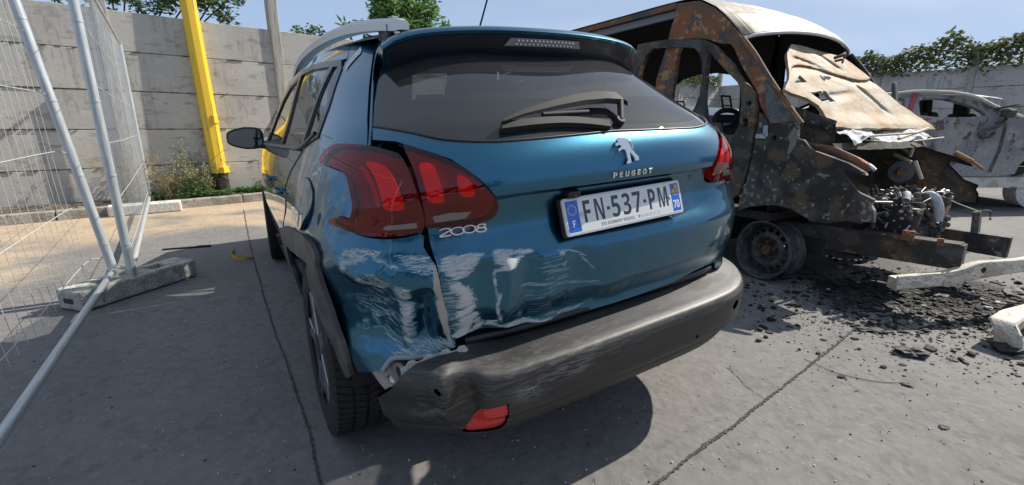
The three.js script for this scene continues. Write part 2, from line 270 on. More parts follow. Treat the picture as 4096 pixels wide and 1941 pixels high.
// outlines of the hatchback's panels: (metres round the body from the tail's middle, height)
const P={lampOuter:[[-1.033,1.036],[-1.023,1.054],[-1.004,1.066],[-0.971,1.079],[-0.939,1.084],[-0.906,1.085],[-0.862,1.083],[-0.815,1.081],[-0.771,1.074],[-0.735,1.065],[-0.717,1.061],[-0.702,1.05],[-0.687,1.033],[-0.671,1.012],[-0.653,0.985],[-0.634,0.956],[-0.618,0.931],[-0.608,0.909],[-0.603,0.895],[-0.605,0.88],[-0.619,0.873],[-0.65,0.867],[-0.684,0.864],[-0.719,0.864],[-0.756,0.866],[-0.798,0.873],[-0.846,0.883],[-0.9,0.89],[-0.901,0.899],[-0.888,0.907],[-0.864,0.908],[-0.838,0.904],[-0.825,0.907],[-0.817,0.916],[-0.816,0.933],[-0.821,0.95],[-0.833,0.968],[-0.847,0.988],[-0.861,1.005],[-0.879,1.016],[-0.913,1.025],[-0.967,1.032]],
lampInner:[[-0.706,1.078],[-0.68,1.072],[-0.646,1.062],[-0.612,1.052],[-0.577,1.038],[-0.54,1.021],[-0.506,1.002],[-0.476,0.982],[-0.448,0.961],[-0.429,0.945],[-0.422,0.931],[-0.421,0.915],[-0.428,0.903],[-0.442,0.895],[-0.476,0.892],[-0.532,0.892],[-0.565,0.891],[-0.592,0.889],[-0.599,0.89],[-0.611,0.922],[-0.625,0.952],[-0.643,0.984],[-0.661,1.016],[-0.681,1.043],[-0.696,1.062]],
claw1:[[-0.82,1.047],[-0.797,1.049],[-0.769,1.044],[-0.748,1.036],[-0.729,1.019],[-0.708,0.994],[-0.69,0.97],[-0.676,0.948],[-0.67,0.933],[-0.711,0.933],[-0.726,0.936],[-0.734,0.95],[-0.75,0.976],[-0.771,1.005],[-0.794,1.028]],
claw1b:[[-0.837,1.037],[-0.822,1.037],[-0.801,1.026],[-0.775,1.001],[-0.753,0.97],[-0.74,0.946],[-0.738,0.938],[-0.749,0.94],[-0.768,0.97],[-0.79,0.997],[-0.816,1.018]],
claw2:[[-0.662,1.04],[-0.633,1.041],[-0.618,1.031],[-0.605,1.014],[-0.591,0.994],[-0.578,0.969],[-0.568,0.948],[-0.612,0.95],[-0.624,0.976],[-0.642,1.007]],
claw3:[[-0.557,1.011],[-0.539,1.008],[-0.515,0.995],[-0.501,0.976],[-0.491,0.957],[-0.53,0.959],[-0.542,0.981]],
rev1:[[-0.709,0.893],[-0.703,0.899],[-0.627,0.907],[-0.621,0.891],[-0.691,0.886],[-0.708,0.887]],
rev2:[[-0.592,0.923],[-0.554,0.929],[-0.496,0.928],[-0.506,0.913],[-0.583,0.908]],
quarter_r:[[-0.811,1.378],[-0.821,1.308],[-0.828,1.249],[-0.833,1.16],[-0.826,1.087]],
quarter_notch:[[-0.828,1.086],[-0.907,1.088],[-0.945,1.087],[-0.98,1.081],[-1.015,1.067],[-1.036,1.054],[-1.043,1.036],[-0.966,1.03],[-0.915,1.023],[-0.881,1.015],[-0.864,1.004],[-0.849,0.988],[-0.836,0.968],[-0.823,0.95],[-0.819,0.934],[-0.82,0.917],[-0.827,0.909],[-0.839,0.907],[-0.864,0.91],[-0.89,0.909],[-0.903,0.9],[-0.904,0.889]],
shut:[[-0.906,0.881],[-0.942,0.84],[-0.974,0.807]],
door_r:[[-0.959,1.433],[-0.952,1.376],[-0.98,1.335],[-1.054,1.198],[-1.117,1.107],[-1.328,1.064]],
door_r2:[[-1.333,1.06],[-1.41,1.031],[-1.532,0.977],[-1.595,0.909],[-1.548,0.871],[-1.592,0.818],[-1.823,0.724]],
clad_top:[[-2.043,0.67],[-1.603,0.763],[-1.33,0.81],[-1.118,0.829],[-1.027,0.819],[-0.997,0.798],[-0.996,0.782]],
clad_r:[[-1.006,0.764],[-0.975,0.708],[-0.942,0.633],[-0.93,0.527],[-0.959,0.426]],
clad_in:[[-1.006,0.4],[-1.064,0.389],[-1.064,0.448],[-1.065,0.521],[-1.08,0.601],[-1.114,0.672],[-1.122,0.73],[-1.097,0.745],[-1.134,0.754],[-1.321,0.734],[-1.911,0.589]],
upb_r:[[-0.616,0.875],[-0.6,0.86],[-0.603,0.836],[-0.591,0.816],[-0.573,0.788],[-0.562,0.733],[-0.548,0.66],[-0.532,0.582],[-0.528,0.539]],
upb_b:[[-0.575,0.525],[-0.667,0.525],[-0.727,0.519],[-0.756,0.508],[-0.792,0.477],[-0.829,0.461],[-0.881,0.449]],
tg_top:[[-0.81,1.134],[-0.736,1.124],[-0.663,1.109],[-0.61,1.097],[-0.557,1.091],[-0.503,1.087],[-0.425,1.085],[-0.294,1.087],[-0.137,1.09],[-0.001,1.094],[0.344,1.101]],
tg_lampedge:[[-0.805,1.099],[-0.733,1.097],[-0.705,1.088],[-0.67,1.078],[-0.625,1.066],[-0.579,1.05],[-0.53,1.023],[-0.49,0.999],[-0.457,0.975],[-0.429,0.951]],
tg_left:[[-0.6,0.888],[-0.585,0.846],[-0.571,0.797],[-0.563,0.75],[-0.553,0.69],[-0.541,0.628],[-0.533,0.561]],
tg_bot:[[-0.528,0.561],[-0.485,0.566],[-0.439,0.566],[-0.369,0.564],[-0.247,0.548],[-0.117,0.541],[0.008,0.54]],
glassC:[[-0.98,1.335],[-1.032,1.341],[-1.323,1.083],[-1.117,1.107],[-1.054,1.198]],
glassB:[[-1.476,1.364],[-1.033,1.343],[-1.146,1.214],[-1.34,1.075],[-1.91,1.051],[-1.797,1.198],[-1.612,1.302]],
glassA:[[-1.585,1.354],[-2.01,1.048],[-2.329,1.036],[-2.467,1.213],[-2.024,1.325]],
fuel:[[-1.306,0.974],[-1.206,0.986],[-1.121,0.971],[-1.063,0.92],[-1.046,0.885],[-1.116,0.836],[-1.238,0.827],[-1.323,0.884]]};
// scraped places on the left rear corner, same coordinates
const SCUFF={r1:[[-0.873,0.808],[-0.845,0.825],[-0.789,0.834],[-0.73,0.828],[-0.723,0.821],[-0.746,0.817],[-0.713,0.803],[-0.673,0.788],[-0.648,0.772],[-0.687,0.788],[-0.75,0.807],[-0.8,0.799],[-0.85,0.783],[-0.878,0.75],[-0.887,0.765]],
r2:[[-0.677,0.818],[-0.591,0.813],[-0.573,0.788],[-0.569,0.76],[-0.589,0.765],[-0.628,0.771],[-0.653,0.79]],
r3:[[-0.581,0.792],[-0.569,0.766],[-0.56,0.712],[-0.546,0.636],[-0.54,0.548],[-0.551,0.572],[-0.567,0.64],[-0.576,0.7],[-0.581,0.758]],
r4:[[-0.865,0.699],[-0.798,0.712],[-0.706,0.728],[-0.657,0.731],[-0.647,0.67],[-0.65,0.564],[-0.685,0.546],[-0.742,0.523],[-0.76,0.561],[-0.82,0.594],[-0.866,0.646]],
r4b:[[-0.706,0.728],[-0.657,0.731],[-0.647,0.67],[-0.65,0.564],[-0.679,0.553],[-0.686,0.634],[-0.694,0.693]],
r5:[[-0.82,0.754],[-0.754,0.775],[-0.705,0.742],[-0.66,0.734],[-0.706,0.721],[-0.784,0.717],[-0.809,0.735]],
r6:[[-0.653,0.553],[-0.6,0.563],[-0.549,0.564],[-0.539,0.54],[-0.574,0.528],[-0.665,0.528],[-0.744,0.518]],
t1:[[-0.559,0.787],[-0.54,0.806],[-0.503,0.808],[-0.445,0.803],[-0.46,0.79],[-0.469,0.776],[-0.48,0.755],[-0.498,0.745],[-0.518,0.748],[-0.544,0.764]],
t2:[[-0.535,0.736],[-0.518,0.737],[-0.494,0.716],[-0.478,0.699],[-0.47,0.661],[-0.454,0.609],[-0.442,0.574],[-0.522,0.563],[-0.53,0.573],[-0.505,0.589],[-0.513,0.646],[-0.501,0.689],[-0.518,0.713]],
t2b:[[-0.558,0.759],[-0.525,0.745],[-0.518,0.713],[-0.501,0.689],[-0.513,0.646],[-0.505,0.589],[-0.531,0.581],[-0.546,0.682]],
t3:[[-0.405,0.806],[-0.297,0.791],[-0.29,0.785],[-0.326,0.776],[-0.347,0.76],[-0.362,0.749],[-0.399,0.745],[-0.401,0.775]],
t4:[[-0.412,0.747],[-0.404,0.746],[-0.397,0.684],[-0.385,0.674],[-0.392,0.652],[-0.388,0.627],[-0.39,0.61],[-0.38,0.591],[-0.386,0.588],[-0.399,0.621],[-0.398,0.669],[-0.405,0.707]],
t5:[[-0.442,0.581],[-0.423,0.586],[-0.384,0.585],[-0.327,0.572],[-0.254,0.556],[-0.203,0.55],[-0.204,0.545],[-0.255,0.549],[-0.329,0.559],[-0.384,0.57],[-0.43,0.578]],
t6:[[-0.307,0.779],[-0.184,0.766],[-0.177,0.714],[-0.181,0.664],[-0.244,0.631],[-0.22,0.553],[-0.335,0.58],[-0.311,0.648],[-0.273,0.686],[-0.269,0.741]],
t6b:[[-0.216,0.775],[-0.183,0.769],[-0.181,0.717],[-0.192,0.72],[-0.196,0.752]],
t7:[[-0.226,0.573],[-0.157,0.564],[-0.07,0.569],[-0.068,0.563],[-0.154,0.557],[-0.227,0.568]],
t8:[[-0.179,0.769],[-0.155,0.766],[-0.121,0.744],[-0.121,0.74],[-0.159,0.762]],
t9:[[-0.121,0.737],[-0.084,0.694],[-0.081,0.688],[-0.125,0.733]],
t10:[[-0.202,0.671],[-0.13,0.658],[-0.078,0.645],[-0.046,0.624],[-0.045,0.62],[-0.086,0.643],[-0.198,0.666]],
t11:[[-0.276,0.73],[-0.185,0.711],[-0.182,0.706],[-0.288,0.729]],
t12:[[-0.309,0.691],[-0.223,0.675],[-0.223,0.672],[-0.309,0.688]]};
// ---------------------------------------------------------------- the damaged hatchback
// body surface: plan outlines (superellipse tail, straight sides) stacked over height. Car axes: X right, Y up, Z forward from the tail; the body sits 2.5 degrees low on its left
const T_W = [[.20, .78], [.3, .815], [.5, .855], [.65, .875], [.8, .872], [.95, .84], [1.05, .80], [1.12, .765], [1.2, .72], [1.3, .66], [1.38, .60], [1.45, .53]];
const T_R = [[.20, .16], [.28, .06], [.38, .03], [.5, .055], [.57, .07], [.63, .05], [.70, .04], [.76, .038], [.82, .055], [.88, .065], [.94, .045], [.98, .04], [1.05, .06], [1.12, .12], [1.2, .235], [1.3, .385], [1.38, .51], [1.45, .60]];
const T_N = [[.2, 4.3], [.75, 4.5], [1.0, 4.1], [1.12, 3.6], [1.45, 3.4]];
const T_B = [[.2, 0], [.9, 0], [1.05, .015], [1.2, .03], [1.3, .045], [1.45, .08]];
function table(T) {
  const n = T.length, m = T.map((p, i) => { if (i === 0) return (T[1][1] - p[1]) / (T[1][0] - p[0]); if (i === n - 1) return (p[1] - T[i - 1][1]) / (p[0] - T[i - 1][0]); const hs = p[0] - T[i - 1][0], hd = T[i + 1][0] - p[0]; return (hs * hs * T[i + 1][1] + (hd * hd - hs * hs) * p[1] - hd * hd * T[i - 1][1]) / (hs * hd * (hd + hs)); });
  return (y) => { y = clamp(y, T[0][0], T[n - 1][0]); let i = 0; while (i < n - 2 && y > T[i + 1][0]) i++; const h = T[i + 1][0] - T[i][0], t = (y - T[i][0]) / h, t2 = t * t, t3 = t2 * t; return (2 * t3 - 3 * t2 + 1) * T[i][1] + (t3 - 2 * t2 + t) * h * m[i] + (-2 * t3 + 3 * t2) * T[i + 1][1] + (t3 - t2) * h * m[i + 1]; };
}
const fW = table(T_W), fR = table(T_R), fN = table(T_N), fB = table(T_B), SL = 0.9;
const ARC = []; { let s = 0, px = 0, pz = -SL; for (let i = 0; i <= 2000; i++) { const t = i / 2000 * Math.PI / 2, x = .855 * Math.pow(Math.sin(t), 0.5), z = -SL * Math.pow(Math.max(Math.cos(t), 0), 0.5); if (i) s += Math.hypot(x - px, z - pz); ARC.push(s); px = x; pz = z; } }
const S1 = ARC[2000];
function theta(a) { if (a >= S1) return Math.PI / 2; let lo = 0, hi = 2000; while (hi - lo > 1) { const m = (lo + hi) >> 1; ARC[m] > a ? hi = m : lo = m; } return (lo + (a - ARC[lo]) / (ARC[hi] - ARC[lo] || 1)) / 2000 * Math.PI / 2; }
const CR = Math.cos(THREE.MathUtils.degToRad(2.5)), SR = Math.sin(THREE.MathUtils.degToRad(2.5));
const rolled = (X, Y, Z) => V(X * CR - (Y - 0.9) * SR, 0.9 + (Y - 0.9) * CR + X * SR, -Z);
const rl = (p) => { const v = rolled(...p); return [v.x, v.y, v.z]; };
function bodyXYZ(s, y) {
  const a = Math.abs(s), t = theta(a), n = fN(y), c = Math.pow(Math.max(Math.cos(t), 0), 2 / n);
  let X = fW(y) * Math.pow(Math.sin(t), 2 / n), Z = fR(y) + SL * (1 - c) + Math.max(a - S1, 0);
  X += fB(y) * sstep(0.5, 1.5, Z); const q = clamp((Z - 2.6) / 1.5); X -= 0.10 * q * q;
  return [Math.sign(s) * X, y, Z];
}
const G1 = (x, c, w) => Math.exp(-((x - c) / w) * ((x - c) / w));
function recess(s, y) { const a = Math.abs(s); return 0.026 * sstep(0.54, 0.34, a) * sstep(0.952, 0.938, y) * sstep(0.76, 0.86, y); }
function dent(s, y) {
  if (s > 0.35 || y > 1.1) return 0;
  let d = 0;
  const edge = 0.79 - (s + 0.93) * 0.16 + 0.012 * Math.sin(s * 40);
  const lower = sstep(0.0, 0.05, edge - y);
  d += 0.062 * G1(s, -0.79, 0.15) * G1(y, 0.65, 0.12) * lower;
  d += 0.030 * G1(s, -0.615, 0.035) * G1(y, 0.62, 0.11) * lower - 0.012 * G1(s, -0.665, 0.02) * G1(y, 0.6, 0.1) * lower;
  const m = G1(s, -0.78, 0.2) * G1(y, 0.66, 0.17) * sstep(-0.50, -0.56, s);
  d += m * (0.010 * fbm(s * 13, y * 10, 2.2, 3) + 0.008 * Math.abs(fbm(s * 9 + y * 7, y * 16 - s * 6, 6.1, 2)));
  // crumpled side behind the lamp
  const q = G1(s, -0.98, 0.14) * G1(y, 0.93, 0.11);
  d += q * (0.020 * fbm(s * 7.5, y * 8.5, 4.4, 2) + 0.012 * Math.abs(fbm(s * 11 - y * 6, y * 6, 1.3, 2)) + 0.014);
  const q2 = G1(s, -1.1, 0.2) * G1(y, 0.82, 0.1); d += q2 * 0.010 * fbm(s * 6, y * 9, 8.4, 2);
  // folds pressed into the left of the tailgate
  const up = sstep(0.80, 0.75, y), tg = sstep(-0.62, -0.54, s) * sstep(0.16, -0.05, s);
  d += tg * up * (0.022 * G1(s, -0.44, 0.055) + 0.016 * G1(s, -0.30, 0.03) - 0.010 * G1(s, -0.37, 0.02) + 0.010 * G1(s, -0.14, 0.06) + 0.006 * fbm(s * 12, y * 9, 7.7, 3));
  d += tg * up * 0.006 * Math.max(0, fbm(s * 20, y * 6, 3.3, 2));
  return d;
}
function bodyF(off = 0, dented = true, rec = true) {
  return (s, y) => {
    const p = bodyXYZ(s, y), e = 0.004, a = bodyXYZ(s + e, y), b = bodyXYZ(s, y + e);
    const u = [a[0] - p[0], a[1] - p[1], a[2] - p[2]], v = [b[0] - p[0], b[1] - p[1], b[2] - p[2]];
    let n = [u[1] * v[2] - u[2] * v[1], u[2] * v[0] - u[0] * v[2], u[0] * v[1] - u[1] * v[0]]; const L = Math.hypot(...n) || 1; n = n.map((k) => -k / L);   // car axes are left handed (Z forward)
    const o = off - (dented ? dent(s, y) : 0) - (rec ? recess(s, y) : 0);
    return rolled(p[0] + n[0] * o, p[1] + n[1] * o, p[2] + n[2] * o);
  };
}
const BF0 = bodyF(), UVD = [-1.15, 0.55, 0.40, 1.12];
const scUV = (a, b) => [(a - UVD[0]) / (UVD[1] - UVD[0]), (b - UVD[2]) / (UVD[3] - UVD[2])];
const mir = (p) => p.map(([a, b]) => [-a, b]).reverse();
// paint, with scraped places drawn as bare grey scratches (colour, gloss and clear coat lost)
const PAINT = [0.011, 0.113, 0.198], cssPaint = `rgb(${PAINT.map((k) => Math.round(toS(k))).join(',')})`;
const cvA = document.createElement('canvas'), cvB = document.createElement('canvas'); cvA.width = cvB.width = 2048; cvA.height = cvB.height = 868;
{
  const A = cvA.getContext('2d'), B = cvB.getContext('2d'), W = 2048, H = 868;
  A.fillStyle = cssPaint; A.fillRect(0, 0, W, H); B.fillStyle = 'rgb(255,70,235)'; B.fillRect(0, 0, W, H);
  const px = ([s, y]) => { const [u, v] = scUV(s, y); return [u * W, (1 - v) * H]; };
  const line = (x, y, ang, len, w, al, tone) => { const dx = Math.cos(ang) * len / 2, dy = Math.sin(ang) * len / 2, bend = rr(-0.08, 0.08) * len; for (const [c, st] of [[A, `rgba(${tone},${al})`], [B, `rgba(20,190,20,${al})`]]) { c.strokeStyle = st; c.lineWidth = w; c.lineCap = 'round'; c.beginPath(); c.moveTo(x - dx, y - dy); c.quadraticCurveTo(x - dy / (len || 1) * bend, y + bend, x + dx, y + dy); c.stroke(); } };
  const tones = ['196,200,202', '176,182,186', '158,164,168', '206,206,202', '150,160,170'];
  const fillR = (key, n, ang, sp, l0, l1, w0, w1, tone, op = 1) => {
    const q = SCUFF[key].map(px); let x0 = 1e9, x1 = 0, y0 = 1e9, y1 = 0; for (const [a, b] of q) { x0 = Math.min(x0, a); x1 = Math.max(x1, a); y0 = Math.min(y0, b); y1 = Math.max(y1, b); }
    let k = 0, tries = 0; while (k < n && tries++ < n * 30) { const x = rr(x0, x1), y = rr(y0, y1); if (!inside(x, y, q)) continue; k++; if (fbm(x / 38, y / 22, 5, 3) < -0.12) continue; line(x, y, ang + rr(-sp, sp), rr(l0, l1), rr(w0, w1), op * rr(0.45, 0.95), tone ?? tones[Math.floor(rnd() * 5)]); }
  };
  for (const [k, n, ang, w0, w1] of [['r1', 120, 0.2, 5, 11], ['r3', 150, 1.35, 6, 13], ['r4b', 150, 0.25, 5, 11], ['r5', 60, 0.3, 5, 12], ['r6', 60, 0.45, 4, 8], ['t1', 190, -0.05, 5, 10], ['t2', 230, -0.05, 6, 13], ['t3', 150, -0.05, 5, 11], ['t5', 110, -0.1, 4, 8], ['t4', 40, 1.5, 5, 9]]) fillR(k, n, ang, 0.25, 10, 40, w0, w1, '168,172,174', k === 'r3' || k === 't2' ? 0.7 : 0.34);
  fillR('r1', 260, 0.2, 0.9, 4, 18, 1.2, 4, null); fillR('r2', 190, 0.05, 0.25, 10, 34, 0.8, 2.6); fillR('r3', 420, 1.35, 0.5, 6, 26, 2, 5, '172,166,158');
  fillR('r4', 250, 0.42, 0.2, 14, 52, 0.9, 2.8); fillR('r4b', 330, 0.25, 0.35, 8, 30, 1.2, 3.6); fillR('r5', 110, 0.3, 0.5, 8, 36, 1, 3.4); fillR('r6', 200, 0.45, 0.35, 10, 36, 1, 3.2);
  fillR('t1', 420, -0.05, 0.2, 10, 40, 1.1, 3.4); fillR('t2', 560, -0.05, 0.4, 8, 30, 1.8, 4.4, '196,198,198'); fillR('t2b', 130, -0.02, 0.12, 14, 44, 0.8, 2.2); fillR('t3', 380, -0.05, 0.3, 8, 34, 1.2, 3.6);
  fillR('t4', 110, 1.5, 0.6, 5, 16, 1.6, 4); fillR('t5', 330, -0.1, 0.22, 12, 40, 1.2, 3); fillR('t6', 70, -0.05, 0.1, 14, 60, 0.8, 1.8); fillR('t6b', 70, 1.3, 0.8, 5, 18, 1, 3); fillR('t7', 50, -0.12, 0.06, 24, 70, 0.8, 2.2); fillR('t8', 26, 0.35, 0.1, 10, 30, 0.8, 2); fillR('t9', 26, 0.75, 0.1, 10, 30, 0.8, 2); fillR('t10', 30, 0.02, 0.08, 20, 50, 0.8, 1.8); fillR('t11', 22, 0.0, 0.04, 30, 90, 0.8, 1.8); fillR('t12', 18, 0.0, 0.04, 30, 80, 0.8, 1.6);
  // road dust and small chips over the whole tail
  for (let k = 0; k < 500; k++) line(rr(0, W), rr(0, H), rr(0, 3), rr(0.5, 2.5), rr(0.6, 1.6), rr(0.1, 0.5), '170,175,178');
}
const cA = new THREE.CanvasTexture(cvA); cA.colorSpace = THREE.SRGBColorSpace; const cB = new THREE.CanvasTexture(cvB);
const paintScraped = phy({ color: 0xffffff, map: cA, roughness: 1, roughnessMap: cB, metalness: 1, metalnessMap: cB, clearcoat: 1, clearcoatMap: cB, clearcoatRoughness: 0.03 });
const paint = phy({ color: lin(...PAINT), roughness: 0.27, metalness: 0.92, clearcoat: 1, clearcoatRoughness: 0.03 });
const blackTrim = std({ color: lin(0.012, 0.012, 0.013), roughness: 0.42 });
const darkIn = std({ color: lin(0.012, 0.012, 0.014), roughness: 0.8 });
const plasticMap = dataTex(512, 512, (u, v) => { const a = tfbm(u, v, 8, 6, 0.1), b = tfbm(u, v, 128, 2, 0.6); const k = 0.034 * (0.6 + 0.6 * a + 0.25 * b) + 0.04 * sstep(0.62, 0.78, tfbm(u, v, 6, 5, 0.9)); return [k, k * 0.99, k * 0.98]; }, true, [1 / 0.5, 1 / 0.5]);
const cladding = std({ map: plasticMap, roughness: 0.62, bumpMap: grain(256, 0.06, 32, 2), bumpScale: 0.0008 });
const claddingGrey = std({ map: mottle(256, 0.5, [0.06, 0.06, 0.058], [0.11, 0.108, 0.10], 8, 5, 0.5), roughness: 0.6 });
const glassDark = phy({ color: lin(0.30, 0.31, 0.33), transmission: 0.93, roughness: 0.0, thickness: 0, ior: 1.52 });
const glassSide = phy({ color: lin(0.50, 0.52, 0.52), transmission: 0.97, roughness: 0.0, thickness: 0, ior: 1.52 });
const lensRed = phy({ color: lin(0.80, 0.075, 0.07), transmission: 1, roughness: 0.02, thickness: 0, ior: 1.5 });
const lensIn = std({ color: lin(0.17, 0.012, 0.015), roughness: 0.35 });
const clawRed = std({ color: lin(0.95, 0.035, 0.03), roughness: 0.3 });
const clawDim = std({ color: lin(0.45, 0.02, 0.02), roughness: 0.35 });
const lensClear = phy({ color: lin(0.16, 0.14, 0.135), roughness: 0.12, clearcoat: 1, bumpMap: grain(64, 0.05, 8, 2), bumpScale: 0.004 });
const chrome = std({ color: lin(0.75, 0.76, 0.77), roughness: 0.12, metalness: 1 });
const steelRaw = std({ map: mottle(256, 0.25, [0.30, 0.29, 0.275], [0.48, 0.46, 0.43], 8, 5, 0.5), roughness: 0.7 });

const car = thing('hatchback', 'dark teal blue hatchback with crushed left rear corner and scraped tailgate', 'car', [0.363, 0, -1.362], THREE.MathUtils.degToRad(31));
const A = (...l) => l.flat();
// left panels -----------------------------------------------------------------
const sidePanels = (sg, dmg) => {
  const d = sg < 0, f = bodyF(0, dmg), m = d ? (p) => p : mir, mat = dmg ? paintScraped : paint;
  const quarter = A(
    [[-0.957, 1.44]], [[-0.79, 1.44]], P.quarter_r, P.quarter_notch.slice(1), P.shut, [[-0.992, 0.80]],
    P.clad_top.slice(1, 6).reverse(), P.door_r2.slice().reverse().map(([a, b]) => [a + 0.006, b]), P.door_r.slice(1).reverse().map(([a, b]) => [a + 0.006, b]));
  mesh('quarter_panel', patch(m(quarter), f, { res: dmg ? 0.011 : 0.03, uv: scUV }), mat, car);
  const upper = A(P.lampOuter.slice(19, 28).reverse().map(([a, b]) => [a, b - 0.006]), P.upb_r.slice(0), P.upb_b, [[-0.915, 0.44], [-0.945, 0.53], [-0.958, 0.63], [-0.99, 0.70], [-0.998, 0.775], [-0.982, 0.80], [-0.948, 0.832], [-0.912, 0.872]]);
  mesh('bumper_corner', patch(m(upper), f, { res: dmg ? 0.008 : 0.03, uv: scUV, flange: 0.02 }), mat, car);
  // black wheel arch trim
  const clad = A([[-2.05, 0.62]], P.clad_top, [[-1.003, 0.764], [-0.972, 0.708], [-0.94, 0.633], [-0.928, 0.527], [-0.955, 0.42]], P.clad_in.slice(0, 10).map(([a, b]) => [a + 0.018, b]), [[-1.7, 0.66], [-1.92, 0.50], [-1.95, 0.30], [-2.05, 0.30]]);
  mesh('wheel_arch_trim', patch(m(clad), bodyF(0.010, false), { res: 0.025, flange: 0.014, uv: (a, b) => [a, b] }), d ? claddingGrey : cladding, car);
  const belt = (s) => 1.062 - 0.012 * clamp((-s - 1.3) / 1.2);
  const rearDoor = A(P.door_r.slice(5), P.door_r2, [[-1.85, 0.70], [-1.985, 0.60], [-1.99, 0.36], [-2.02, 0.36], [-2.02, 0.9], [-1.97, 1.045]]);
  const fd = d ? -0.004 : -0.004;
  const rd = mesh('rear_door', patch(m(rearDoor), bodyF(fd, false), { res: 0.04 }), paint, car);
  const frontDoor = [[-1.977, 1.045], [-2.027, 0.9], [-2.027, 0.36], [-3.05, 0.36], [-3.1, 0.7], [-3.02, 1.03]];
  const fdm = mesh('front_door', patch(m(frontDoor), bodyF(fd, false), { res: 0.05 }), paint, car);
  for (const [dm, s0] of [[rd, -1.66], [fdm, -2.22]]) { const q = [0, 1].map((k) => bodyF(0.026, false)(sg < 0 ? s0 - k * 0.13 : -s0 + k * 0.13, 0.885)), e = [0, 1].map((k) => bodyF(0.0, false)(sg < 0 ? s0 - k * 0.13 : -s0 + k * 0.13, 0.885)); mesh('door_handle', tube([e[0].toArray(), q[0].clone().lerp(e[0], 0.3).toArray(), q[0].clone().lerp(q[1], 0.25).toArray(), q[0].clone().lerp(q[1], 0.75).toArray(), q[1].clone().lerp(e[1], 0.3).toArray(), e[1].toArray()], 0.008, 20, 8), paint, dm); }
  const fender = [[-3.108, 0.7], [-3.058, 0.42], [-3.15, 0.42], [-3.2, 0.58], [-3.32, 0.68], [-3.5, 0.70], [-3.68, 0.64], [-3.78, 0.5], [-3.8, 0.3], [-4.02, 0.3], [-4.05, 0.75], [-3.95, 0.88], [-3.4, 0.98], [-3.03, 1.03]];
  mesh('front_fender', patch(m(fender), bodyF(-0.004, false), { res: 0.06 }), paint, car);
  mesh('sill_trim', patch(m([[-1.96, 0.355], [-1.96, 0.24], [-3.12, 0.24], [-3.15, 0.415], [-3.06, 0.415], [-3.05, 0.355]]), bodyF(0.01, false), { res: 0.06, flange: 0.04 }), cladding, car);
  // window surround with its panes
  const frameTop = [[-0.985, 1.372], [-1.2, 1.388], [-1.5, 1.385], [-1.85, 1.362], [-2.1, 1.325], [-2.35, 1.255], [-2.6, 1.16], [-2.85, 1.045]];
  const surround = A(frameTop, [[-3.0, 1.035], [-1.97, 1.05], [-1.335, 1.068], [-1.123, 1.107], [-1.05, 1.198], [-0.975, 1.335]]);
  const pane1 = [[-1.005, 1.345], [-1.045, 1.35], [-1.325, 1.086], [-1.145, 1.100], [-1.075, 1.19]];
  const pane2 = [[-1.075, 1.353], [-1.30, 1.366], [-1.58, 1.362], [-1.64, 1.31], [-1.90, 1.065], [-1.365, 1.080], [-1.22, 1.21]];
  const pane3 = [[-1.65, 1.352], [-1.95, 1.330], [-2.2, 1.275], [-2.45, 1.185], [-2.72, 1.06], [-1.95, 1.062]];
  mesh('window_surround', patch(m(surround), bodyF(0.004, false), { res: 0.03, holes: [pane1, pane2, pane3].map(m), flange: 0.015 }), std({ color: lin(0.05, 0.052, 0.055), roughness: 0.22 }), car);
  for (const pn of [pane1, pane2, pane3]) mesh('side_window', patch(m(pn), bodyF(-0.003, false), { res: 0.05, flange: 0 }), glassSide, car);
  const bt = []; for (let s = -1.15; s >= -2.95; s -= 0.15) bt.push(bodyF(0.006, false)(sg < 0 ? s : -s, s > -1.35 ? lerp(1.118, 1.066, (-1.15 - s) / 0.2) : lerp(1.066, 1.036, (-1.35 - s) / 1.6)).toArray()); mesh('belt_moulding', tube(bt, 0.0065, 40, 6), std({ color: lin(0.10, 0.10, 0.10), roughness: 0.4 }), car);
  { const seam = A(P.door_r.slice(4), P.door_r2).map(([a, b]) => bodyF(-0.001, dmg)(sg < 0 ? a + 0.002 : -a - 0.002, b).toArray()); mesh('door_seam', tube(seam, 0.0042, 60, 6), blackTrim, car); }
  // painted roof side above the doors
  mesh('roof_side', patch(m(A([[-0.962, 1.441]], [[-0.955, 1.378], [-0.985, 1.376]], frameTop.slice(1).map(([a, b]) => [a, b + 0.004]), [[-2.9, 1.06], [-2.72, 1.16], [-2.42, 1.30], [-2.2, 1.37], [-1.9, 1.42], [-1.5, 1.445]])), bodyF(-0.002, false), { res: 0.03 }), paint, car);
};
sidePanels(-1, true); sidePanels(1, false);
// fuel flap, standing ajar
{ const fc = P.fuel.reduce((a, p) => [a[0] + p[0] / P.fuel.length, a[1] + p[1] / P.fuel.length], [0, 0]), circ = (k) => Array.from({ length: 28 }, (_, i) => [fc[0] + Math.cos(i / 14 * Math.PI) * 0.098 * k, fc[1] + Math.sin(i / 14 * Math.PI) * 0.078 * k]);
  const f = (s, y) => bodyF(0.004 + 0.014 * sstep(fc[0] - 0.02, fc[0] + 0.09, s) * sstep(fc[1] + 0.03, fc[1] - 0.08, y), true)(s, y);
  mesh('fuel_flap', patch(circ(1), f, { res: 0.012, flange: 0.012, uv: scUV }), paintScraped, car);
  mesh('fuel_recess', patch(circ(1.05), bodyF(0.0015, true), { res: 0.012, flange: 0 }), blackTrim, car); }
